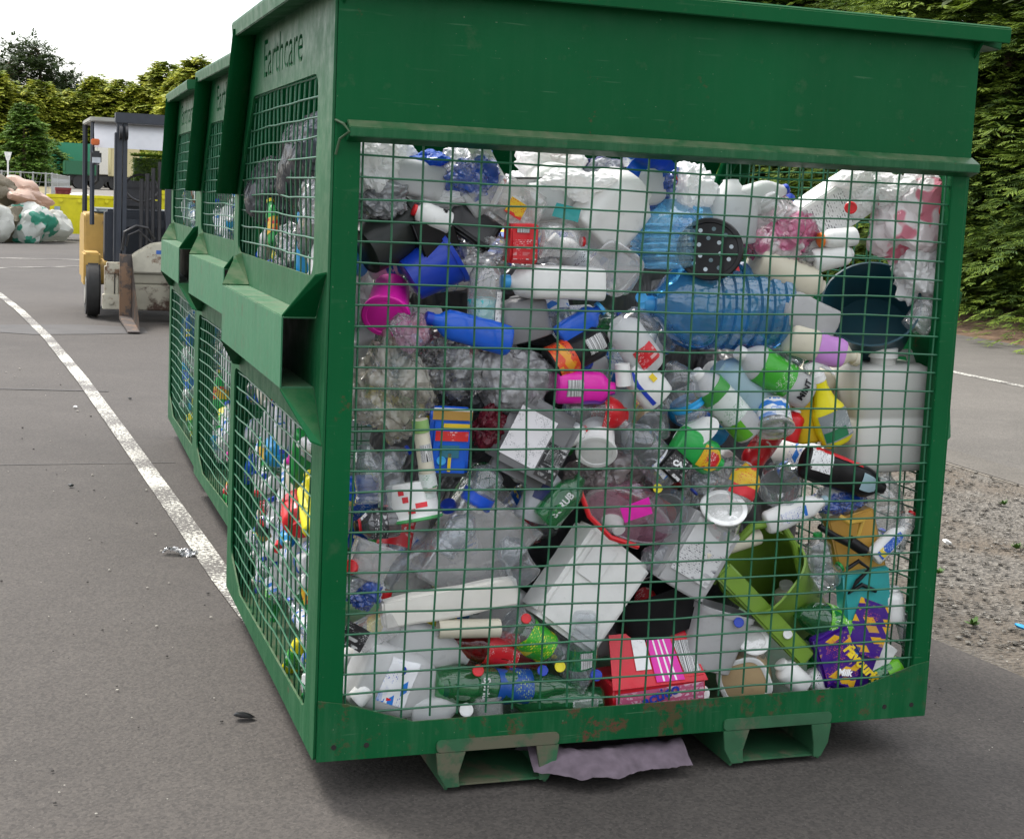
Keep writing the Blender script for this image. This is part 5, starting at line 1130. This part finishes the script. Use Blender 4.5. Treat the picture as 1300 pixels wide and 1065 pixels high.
    MB().tube([(-.26, -.08, .75), (-.24, -.14, .95), (-.12, -.15, 1.02), (.0, -.12, 1.0), (.08, -.05, .88)], .016, 8).obj('hose', BLK, t, smooth=True)
    MB().tube([(-.22, -.1, .8), (-.2, -.16, .92), (-.1, -.17, .97), (.05, -.1, .84)], .012, 8).obj('hose', BLK, t, smooth=True)
    # clamp attachment
    b = MB(); prof = [(-.26, .52), (-.26, .62), (-.12, .74), (.04, .84), (.2, .86), (.5, .84), (.56, .7), (.56, .52)]; b.prism(prof, -.26, -.02, 'y'); a = b.obj('attachment_hood', MET, t, bevel=.015)
    MB().box((.08, -.264, .73), (.22, -.262, .77)).obj('badge', simple('badge_blue', (.03, .10, .35), .4), a)
    b = MB(); b.box((-.22, -.24, .12), (.56, -.03, .40)); b.box((-.20, -.22, .405), (.54, -.05, .515)); b.obj('clamp_body', simple('rusty_cream', (.33, .31, .24), .6, var=.15, dirt=(.06, .03, .018), dth=.50, scale=7), t, bevel=.012)
    b = MB(); b.box((-.44, -.12, .14), (-.34, .0, .58)); b.box((-.46, -.14, .12), (-.28, -.02, .28)); b.box((-.42, -.13, .50), (-.25, .0, .62)); b.cyl((-.31, -.1, .28), (-.31, -.1, .5), .02, 10); b.cyl((-.37, -.16, .20), (-.37, -.12, .20), .03, 12); b.obj('side_bracket', MET, t, bevel=.008)
    for x in (-.30, .22):
        b = MB(); b.prism([(-.30, .72), (-.35, .72), (-.36, .03), (-1.55, .008), (-1.55, .018), (-.32, .075)], x, x+.12, 'x'); b.obj('fork', simple('fork_steel', (.06, .05, .045), .5, var=.3, dirt=(.2, .12, .07), dth=.5), t, bevel=.004)
    l = MB(); l.box((-.57, .36, 1.86), (-.48, .42, 1.93)); l.obj('indicator', simple('orange_lens', (.55, .12, .02), .3), t, bevel=.01)
    l = MB(); l.box((-.57, .34, 1.66), (-.46, .44, 1.80)); o = l.obj('headlight', BLK, t, bevel=.02); MB().box((-.56, .332, 1.67), (-.47, .338, 1.73)).obj('lens', simple('lamp_glass', (.5, .52, .55), .15), o)
    MB().tube([(-.49, 1.70, 1.70), (-.43, 1.62, 1.66), (-.43, 1.62, 1.48), (-.49, 1.70, 1.42)], .018, 8).obj('grab_handle', BLK, t, smooth=True)
    return t
fl = forklift(); fl.location = (.58, 13.05, 0); fl.rotation_euler.z = R(.5)

# ---------------------------------------------------------------- far side of the yard
def gp(px, dist):
    "ground point at a given distance along the view through a photo column"
    s = _f + _r*((px-650)/FPX) - _u*((232-487.5)/FPX); k = dist/s.y
    return Vector((CAM.x+s.x*k, CAM.y+dist, 0))
SACK1 = film((.62, .45, .36), None, 1.0, 2); SACK2 = film((.60, .62, .58), (.06, .32, .22), 1.0, 3.2); SACK3 = film((.22, .19, .13), None, 1.0, 2); SACK4 = film((.55, .56, .52), None, 1.0, 2)
gr = 'bulk sacks heaped at the far side of the yard'
def sack(px, d, w, h, z, m, lab, seed, rot=0):
    p = gp(px, d); bag(p+Vector((0, 0, z+h/2)), w/2, w*.42, h/2, m, rot, seed, .26, 4, name='bulk_sack', label=lab, cat='sack', group=gr, lobes=.28, freq=1.3)
sack(38, 36.5, 1.2, .95, -.05, SACK2, 'white bulk sack with green straps, front left of the yellow bin', 3)
sack(61, 37.6, 1.0, .85, -.05, SACK4, 'white bulk sack with a green band, closest to the yellow bin', 5, 12)
sack(27, 37.2, 1.35, .68, .78, SACK1, 'pinkish sack lying on top of the white sack', 7, 14)
sack(4, 36.4, .95, .95, -.05, SACK3, 'olive brown sack at the left edge, on the ground', 9)
sack(0, 37.0, .95, .8, .72, SACK3, 'olive brown sack at the left edge, on top of another', 11)
sack(-12, 36.0, 1.0, .9, -.05, SACK4, 'pale sack partly cut off at the left edge', 12)
def bin_(p, w, d, h, c, lab, rz=0, lidc=None, legend=True):
    t = empty('wheelie_bin', p, label=lab, cat='bin'); t.rotation_euler.z = R(rz)
    m = simple('bin_plastic_'+lab[:6], c, .4, var=.08)
    b = MB(); v, f = loft([(.16, w*.42, d*.40, 9), (.3, w*.44, d*.42, 9), (h*.93, w*.49, d*.49, 9), (h*.935, w*.52, d*.52, 9), (h, w*.525, d*.525, 9), (h, w*.48, d*.48, 9), (h*.5, w*.44, d*.44, 9)], 32); b.add(v, f); b.obj('body', m, t, smooth=True, sharp=40)
    for sx in (-1, 1):
        for sy in (-1, 1): MB().cyl((sx*w*.34-.03, sy*d*.3, .09), (sx*w*.34+.03, sy*d*.3, .09), .09, 14).obj('wheel', simple('castor', (.03, .03, .03), .7), t)
    b = MB(); b.box((-w*.34, -d*.5-.02, h*.62), (-w*.22, -d*.48-.004, h*.74)); b.obj('sticker', simple('sticker', (.25, .33, .40), .4), t)
    b = MB(); b.cyl((w*.2, -d*.52-.05, h*.88), (w*.2, -d*.5, h*.88), .05, 10); b.cyl((-w*.2, -d*.52-.05, h*.88), (-w*.2, -d*.5, h*.88), .05, 10); b.obj('lift_peg', m, t)
    return t
yb = bin_(gp(90, 39.2), 1.12, .8, 1.13, (.62, .57, .01), 'large yellow wheeled bin standing beside the white sacks', -3)
bag(gp(96, 39.2)+Vector((.1, 0, 1.12)), .22, .2, .07, FW, 0, 8, .3, 3, label='white bag poking out of the large yellow bin', cat='bag')
bin_(gp(124, 40.5), .9, .8, 1.13, (.60, .55, .01), 'second yellow wheeled bin, behind the forklift guard posts', 4)
bin_(gp(80, 46), .45, .6, 1.28, (.16, .015, .02), 'dark red wheeled bin behind the large yellow one', 0)
bin_(gp(196, 38), 1.0, .8, 1.35, (.60, .55, .01), 'third yellow wheeled bin, seen between the mast and the cages', 0)
sheet(gp(57, 41)+Vector((0, 0, .95)), .8, .35, FWB, 10, 3, .03, 'plastic_sheet', 'blue and white sheet lying between the sacks and the yellow bin', 'sheet', tilt=50)
# wire fence
def fence():
    t = empty('wire_fence', gp(0, 62), label='grey wire fence with posts, behind the sacks', cat='fence'); M0 = Matrix.Translation(gp(0, 62))
    FM = simple('galvanised', (.30, .31, .31), .5, var=.1); g = G('chain_wire')
    P = [gp(-30, 61), gp(30, 62), gp(58, 63), gp(66, 64), gp(88, 90)]
    for i, (a, b) in enumerate(zip(P, P[1:])):
        m = MB(); o = gp(0, 62); h = 1.75; L = (b-a).length; n = int(L/.09); d = (b-a)/n; a = a-o
        # slanted wires both ways
        k = max(2, int(L/.22))
        for j in range(-3, k+1):
            for s in (0, 1):
                u0, u1 = j/k, (j+h/.22*.32)/k if False else j/k+.55/L*1.0
                x0, x1 = (u0, u1) if s == 0 else (u1, u0)
                if 0 <= u0 <= 1 and 0 <= u1 <= 1: m.tube([a+(b-o-a)*x0+Vector((0, 0, .05)), a+(b-o-a)*x1+Vector((0, 0, h))], .006, 3, False)
        for z in (.1, .5, .95, 1.4): m.tube([a+Vector((0, 0, z)), (b-o)+Vector((0, 0, z))], .007, 4, False)
        w = m.obj('wire_mesh', FM, t)
        r_ = MB(); r_.tube([a+Vector((0, 0, h)), (b-o)+Vector((0, 0, h))], .022, 6); r_.obj('top_rail', FM, t)
    for px, d in ((-20, 61), (2, 61.5), (26, 62), (42, 62.5), (58, 63), (66, 64), (72, 70), (77, 78), (88, 90)):
        p = gp(px, d)-gp(0, 62); MB().cyl(p, p+Vector((0, 0, 1.8)), .035, 8).obj('post', FM, t)
fence()
t = empty('sign_post', gp(10, 55), label='white post with a small triangular sign head, in front of the wire fence', cat='sign')
WP = simple('white_paint', (.7, .7, .7), .5); MB().cyl((0, 0, 0), (0, 0, 2.2), .03, 10).obj('pole', WP, t); MB().prism([(-.13, 2.40), (.13, 2.40), (.05, 2.1), (-.05, 2.1)], -.02, .02, 'y').obj('sign_plate', WP, t)
# driveway rising to the trucks
strip('driveway', [(tuple(gp(92, 47).xy), tuple(gp(320, 47).xy)), (tuple(gp(84, 60).xy), tuple(gp(300, 60).xy)), (tuple(gp(72, 85).xy), tuple(gp(290, 80).xy)), (tuple(gp(62, 112).xy), tuple(gp(280, 105).xy)), (tuple(gp(40, 124).xy), tuple(gp(260, 124).xy))], asphalt('driveway_asphalt', (.15, .14, .125)), .02)
# trucks
def truck(p, L, W_, H, c, lab, rz, cab=True, name='parked_truck'):
    t = empty(name, p, label=lab, cat='truck'); t.rotation_euler.z = R(rz); m = simple('truck_'+lab[:5], c, .4, var=.08); K = simple('chassis', (.02, .02, .02), .7)
    MB().box((0, 0, .95), (L, W_, H)).obj('cargo_box', m, t, bevel=.04); MB().box((.2, .25, .55), (L+1.8, W_-.25, .93)).obj('chassis', K, t)
    for x in (1.0, 2.1, L+1.2):
        for y in (.12, W_-.38): MB().cyl((x, y, .48), (x, y+.28, .48), .48, 18).obj('wheel', K, t, smooth=True)
    if cab:
        b = MB(); b.prism([(L+.15, .7), (L+2.1, .7), (L+2.1, 1.6), (L+1.7, 2.55), (L+.15, 2.55)], .1, W_-.1, 'y'); cb = b.obj('cab', m, t, bevel=.05)
        gl = simple('truck_glass', (.02, .03, .035), .1); MB().box((L+.7, .085, 1.6), (L+1.6, .095, 2.25)).obj('window', gl, cb); MB().box((L+.3, .2, 1.0), (L+.31, .3, 1.2)).obj('lamp', gl, cb)
    for x in (0,): MB().box((-.02, .15, 1.2), (-.005, W_-.15, H-.15)).obj('rear_door', m, t)
    return t
_p = gp(67, 118); _p.z = hz(_p.x, _p.y)+.02
truck(_p, 5.2, 2.4, 3.15, (.02, .22, .12), 'dark green box truck parked up the driveway in front of the trees', 8)
_p = gp(83, 106); _p.z = hz(_p.x, _p.y)+.02
truck(_p, 2.2, 1.9, 1.9, (.012, .10, .045), 'small dark green van-like truck in front of the green box truck', 4, False)
_p = gp(123, 112); _p.z = hz(_p.x, _p.y)+.02
truck(_p, 2.3, 2.4, 3.5, (.62, .60, .55), 'white box truck seen through the forklift guard', 3, False)
_p = gp(141, 106); _p.z = hz(_p.x, _p.y)+.02
truck(_p, 1.9, 2.4, 3.3, (.46, .40, .22), 'cream curtain truck beside the white one, behind the forklift', 2, False)

# ---------------------------------------------------------------- trees
def leafmat(name, dark, mid, tip):
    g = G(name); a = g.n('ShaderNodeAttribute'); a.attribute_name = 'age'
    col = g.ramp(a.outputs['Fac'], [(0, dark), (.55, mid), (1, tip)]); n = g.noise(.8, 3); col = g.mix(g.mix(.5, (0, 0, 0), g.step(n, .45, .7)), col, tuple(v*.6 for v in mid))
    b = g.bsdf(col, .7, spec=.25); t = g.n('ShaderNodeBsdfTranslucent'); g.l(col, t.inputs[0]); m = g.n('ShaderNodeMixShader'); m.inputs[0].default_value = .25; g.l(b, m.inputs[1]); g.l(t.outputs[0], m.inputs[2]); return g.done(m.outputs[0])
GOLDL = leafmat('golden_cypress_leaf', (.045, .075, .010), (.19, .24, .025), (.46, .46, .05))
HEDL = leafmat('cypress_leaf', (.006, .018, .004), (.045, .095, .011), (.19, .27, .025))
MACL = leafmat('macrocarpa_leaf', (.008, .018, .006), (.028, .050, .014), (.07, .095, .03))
YOUL = leafmat('young_conifer_leaf', (.025, .06, .010), (.075, .15, .018), (.15, .26, .035))
BARK = simple('bark', (.09, .06, .04), .9, bd=.01)
def spray(q, v, f, ag, p, d, size, n=8, wd=.24):
    if wd < .1: n = 13
    "flat fan of leaflets around direction d"
    up = Vector((0, 0, 1)); s = d.cross(up); s = s.normalized() if s.length > .05 else Vector((1, 0, 0)); nn = s.cross(d).normalized()
    s = (s+nn*q.uniform(-.5, .5)).normalized()
    for i in range(n):
        t = i/(n-1); side = -1 if i % 2 else 1; b = p+d*size*t*.85; l = size*(.52-.28*t)*q.uniform(.75, 1.2)
        e = (d*.8+s*side*q.uniform(.45, .9)+nn*q.uniform(-.12, .2)-up*.10).normalized(); w = (e.cross(nn).normalized()+nn*q.uniform(-.5, .5))*l*wd
        k = len(v); v += [b-w*.4, b+e*l*.5+w, b+e*l, b+e*l*.5-w]; f.append((k, k+1, k+2, k+3)); a0 = q.uniform(.1, .35)+.2*t
        ag += [a0, a0+.2, min(1, a0+.55), a0+.2]
CROWN = {}
def crown_mesh(key, H, rad, mat, seed, pads, per, size, base, taper, top, side, wd):
    if key in CROWN: return CROWN[key]
    q = random.Random(seed); v = []; f = []; ag = []
    for i in range(pads):
        h = base+(1-base)*(1-(1-(i+q.random())/pads)**.9)
        rr = rad*((1-h)**taper+top)*(.76+.75*noise.noise(Vector((seed+h*7, i*.37, 0)))+q.uniform(-.12, .18)); az = q.uniform(0, 2*PI) if side is None else side+q.gauss(0, .9)
        d0 = Vector((math.cos(az), math.sin(az), 0)); sd_ = Vector((-d0.y, d0.x, 0)); wpad = .22*rr+.25*rad*.3; rise = q.uniform(.0, .25); bias = .55*noise.noise(Vector((i*.71, seed, 3)))-.05
        for j in range(per):
            u = .25+.80*math.sqrt((j+q.random())/per); lat = q.uniform(-1, 1)*wpad*(1.15-.7*max(0, u-.5)); z = h*H+rise*rr*u*.6-.42*rr*max(0, u-.45)**2*1.6+q.gauss(0, size*.16)
            pt = d0*rr*u+sd_*lat+Vector((0, 0, z)); d = (d0+sd_*(lat/wpad*.7+q.uniform(-.25, .25))+Vector((0, 0, rise*.5-.75*max(0, u-.5)+q.uniform(-.12, .22)))).normalized(); k = len(ag)
            spray(q, v, f, ag, pt, d, size*q.uniform(.7, 1.2), 8, wd)
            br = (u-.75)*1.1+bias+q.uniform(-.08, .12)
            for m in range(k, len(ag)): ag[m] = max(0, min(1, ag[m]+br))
    me = bpy.data.meshes.new('crown'); me.from_pydata([tuple(x) for x in v], [], f); me.materials.append(mat); at_ = me.attributes.new('age', 'FLOAT', 'POINT'); at_.data.foreach_set('value', ag)
    CROWN[key] = me; return me
def conifer(p, H, rad, mat, lab, seed, pads, per, size, base=.0, taper=1.0, cat='tree', group=None, name='cypress_tree', top=.12, side=None, wd=.24, key=None, rz=0, sc=1, kb=None):
    q = random.Random(seed); t = empty(name, p, label=lab, cat=cat, group=group); t.rotation_euler.z = rz; t.scale = (sc, sc, sc)
    me = crown_mesh(key or lab, H, rad, mat, seed, pads, per, size, base, taper, top, side, wd)
    o = bpy.data.objects.new('crown', me); COL.objects.link(o); o.parent = t
    b = MB(); b.tube([(0, 0, -.3), (.03, 0, H*.3), (0, .02, H*.6), (0, 0, H*.88)], [rad*.05+.03, rad*.035+.03, rad*.02+.015, .01], 7)
    b.obj('trunk', BARK, t, smooth=True)
    return t
def conifer_limbs(): pass
# near hedge to the right of the road
hd = [(14.9, 11.0, 8.5), (15.2, 14.2, 9.2), (14.6, 17.4, 9.0), (15.0, 20.6, 8.3), (14.8, 24.0, 9.2), (15.0, 27.5, 8.6), (14.7, 31.5, 9)]
hl = ['large yellow-green cypress at the right edge, its low branches over the dirt', 'large cypress just right of the cage rim', 'large cypress seen against the right corner post of the nearest cage', 'cypress seen through the wire near the top right of the cage', 'cypress behind the top right wire, left of the white carton', 'cypress seen through the wire between the white jug and the carton', 'cypress seen in the gap beside the sloping panel']
for i, (x, y, h) in enumerate(hd):
    nr = i < 4
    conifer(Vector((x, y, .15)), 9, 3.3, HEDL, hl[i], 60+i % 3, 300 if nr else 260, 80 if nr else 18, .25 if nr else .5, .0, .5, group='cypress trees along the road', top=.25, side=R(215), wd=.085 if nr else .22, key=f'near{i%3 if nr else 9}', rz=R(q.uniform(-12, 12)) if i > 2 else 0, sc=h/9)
for i in range(6):
    conifer(Vector((17.6, 10+i*4.2, .3)), 10, 3.4, MACL, f'dark cypress behind the roadside row, {("nearest", "second", "third", "fourth", "fifth", "sixth")[i]} along', 160, 220, 14, 1.0, .0, .35, group='dark trees behind the roadside row', top=.35, name='dark_cypress_tree', key='dark', rz=i*1.3, wd=.3)
# far row
fr = [(-8, 96, 9.0), (14, 98, 8.2), (34, 95, 7.4), (52, 97, 8.4), (70, 96, 7.4), (86, 98, 7.8), (103, 96, 7.6), (121, 98, 9.2), (139, 96, 8.2), (156, 97, 8.9), (174, 95, 8.6), (193, 96, 9.6), (210, 94, 10.4), (232, 90, 9.8), (250, 88, 10.6), (270, 90, 10.2), (292, 90, 10.6)]
ordn = ['first', 'second', 'third', 'fourth', 'fifth', 'sixth', 'seventh', 'eighth', 'ninth', 'tenth', 'eleventh', 'twelfth', 'thirteenth', 'fourteenth', 'fifteenth', 'sixteenth', 'seventeenth']
for i, (px, d, h) in enumerate(fr):
    p = gp(px, d+28); p.z = hz(p.x, p.y)-.2
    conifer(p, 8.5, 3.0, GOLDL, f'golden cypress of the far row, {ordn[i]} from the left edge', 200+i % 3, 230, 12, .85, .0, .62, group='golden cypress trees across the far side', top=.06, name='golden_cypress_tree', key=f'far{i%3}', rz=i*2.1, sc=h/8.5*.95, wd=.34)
p = gp(30, 112); p.z = hz(p.x, p.y)-.2
conifer(p, 5.9, 2.8, YOUL, 'bright green young conifer in front of the golden trees on the left', 301, 200, 12, .6, .0, .8, top=.06, name='young_conifer_tree', wd=.3)
p = gp(58, 116); p.z = hz(p.x, p.y)-.2
conifer(p, 3.4, 2.4, YOUL, 'low green bush between the young conifer and the box truck', 302, 120, 10, .55, .0, .5, top=.2, name='green_bush', cat='bush', wd=.3)
# dark macrocarpa at the left: layered irregular crown on limbs
def macro(px, d, H, wdt, seed, lab):
    q = random.Random(seed); p = gp(px, d); p.z = hz(p.x, p.y)-.2; t = empty('macrocarpa_tree', p, label=lab, cat='tree', group='dark macrocarpa trees rising behind the golden row'); v = []; f = []; ag = []; b = MB()
    b.tube([(0, 0, 0), (.2, 0, H*.4), (0, 0, H*.8)], [.5, .35, .12], 8)
    for i in range(34):
        h = H*(.35+.62*i/34); a = q.uniform(0, 6.28); l = wdt*(1.15-.8*(i/34)**1.6)*q.uniform(.5, 1.1); e = Vector((math.cos(a)*l, math.sin(a)*l, h+l*.18)); b.tube([(0, 0, h-l*.15), e*.5+Vector((0, 0, h*.5)), e], [.1, .06, .02], 5)
        for k in range(46):
            c = e+Vector((q.gauss(0, .9), q.gauss(0, .9), q.gauss(0, .28))); dd = Vector((q.uniform(-1, 1), q.uniform(-1, 1), q.uniform(-.1, .6))).normalized(); spray(q, v, f, ag, c, dd, q.uniform(.5, 1.0))
    o = mesh('crown', v, f, MACL, t); at_ = o.data.attributes.new('age', 'FLOAT', 'POINT'); at_.data.foreach_set('value', [max(0, min(1, x)) for x in ag]); b.obj('trunk', BARK, t, smooth=True)
macro(50, 140, 12.4, 3.6, 1, 'tall dark macrocarpa with a flat topped crown, on the left skyline')
macro(84, 142, 9.9, 3.0, 2, 'lower dark macrocarpa crown right of the tall one')
macro(5, 138, 10.8, 5.0, 3, 'wide dark macrocarpa crown at the left edge of the skyline')
# clipped hedge behind the forklift
_p = gp(168, 84); _p.z = hz(_p.x, _p.y)
q = random.Random(77); v = []; f = []; ag = []
for i in range(3600): 
    u = Vector((q.uniform(0, 6.5), q.choice((0, 0, q.uniform(0, 1.2))), q.uniform(.0, 2.5)))
    if q.random() < .3: u.z = 2.5
    spray(q, v, f, ag, u, Vector((q.uniform(-1, 1), -1, q.uniform(0, 1))).normalized(), .3, 5)
t = empty('clipped_hedge', _p, label='clipped olive green hedge seen between the forklift mast rails', cat='hedge')
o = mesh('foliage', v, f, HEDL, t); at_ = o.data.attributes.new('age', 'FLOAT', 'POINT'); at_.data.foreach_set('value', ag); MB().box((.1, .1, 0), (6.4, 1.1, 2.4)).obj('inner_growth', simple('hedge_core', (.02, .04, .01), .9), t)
# ---------------------------------------------------------------- light
SUN_EL, SUN_AZ = 58, -35     # high, from the back left, behind thin cloud
w = bpy.data.worlds.new('World'); SC.world = w; w.use_nodes = True
nt = w.node_tree; nt.nodes.clear(); o = nt.nodes.new('ShaderNodeOutputWorld'); bg_ = nt.nodes.new('ShaderNodeBackground'); sk = nt.nodes.new('ShaderNodeTexSky')
sk.sky_type = 'NISHITA'; sk.sun_disc = False; sk.sun_elevation = R(SUN_EL); sk.sun_rotation = R(SUN_AZ); sk.dust_density = 3; sk.air_density = 1
bg_.inputs['Strength'].default_value = .1; nt.links.new(sk.outputs[0], bg_.inputs[0])
cl_ = nt.nodes.new('ShaderNodeBackground'); cl_.inputs['Strength'].default_value = .82
tc = nt.nodes.new('ShaderNodeTexCoord'); nz = nt.nodes.new('ShaderNodeTexNoise'); nz.inputs['Scale'].default_value = 2.2; nz.inputs['Detail'].default_value = 5; nt.links.new(tc.outputs['Generated'], nz.inputs['Vector'])
rp = nt.nodes.new('ShaderNodeValToRGB'); rp.color_ramp.elements[0].color = (.99, .98, .96, 1); rp.color_ramp.elements[1].color = (1.0, .985, .96, 1); rp.color_ramp.elements[0].position = .3; rp.color_ramp.elements[1].position = .6
nt.links.new(nz.outputs['Fac'], rp.inputs[0])
# overcast dome: about two and a half times as bright overhead as at the horizon
sx = nt.nodes.new('ShaderNodeSeparateXYZ'); nt.links.new(tc.outputs['Generated'], sx.inputs[0])
mr = nt.nodes.new('ShaderNodeMapRange'); mr.inputs['From Min'].default_value = -.05; mr.inputs['From Max'].default_value = 1; mr.inputs['To Min'].default_value = .62; mr.inputs['To Max'].default_value = 1.9; nt.links.new(sx.outputs[2], mr.inputs[0])
vm = nt.nodes.new('ShaderNodeVectorMath'); vm.operation = 'SCALE'; nt.links.new(rp.outputs[0], vm.inputs[0]); nt.links.new(mr.outputs[0], vm.inputs['Scale']); nt.links.new(vm.outputs[0], cl_.inputs[0])
ad = nt.nodes.new('ShaderNodeAddShader'); nt.links.new(bg_.outputs[0], ad.inputs[0]); nt.links.new(cl_.outputs[0], ad.inputs[1]); nt.links.new(ad.outputs[0], o.inputs['Surface'])
sl = bpy.data.lights.new('sun', 'SUN'); sl.energy = 3.2; sl.angle = R(14); sl.color = (1, .97, .92); so = bpy.data.objects.new('sun', sl); COL.objects.link(so)
# direction toward the sun: azimuth measured from +Y toward +X
az, el = R(SUN_AZ), R(SUN_EL); sd = Vector((math.sin(az)*math.cos(el), math.cos(az)*math.cos(el), math.sin(el)))
so.rotation_euler = sd.to_track_quat('Z', 'Y').to_euler()
SC.view_settings.view_transform = 'Standard'; SC.view_settings.look = 'None'; SC.view_settings.gamma = 1; SC.view_settings.exposure = .5
SC.cycles.max_bounces = 8; SC.cycles.diffuse_bounces = 3; SC.cycles.glossy_bounces = 3; SC.cycles.transmission_bounces = 4; SC.cycles.transparent_max_bounces = 24; SC.cycles.use_denoising = True
SC.cycles.sample_clamp_indirect = 6
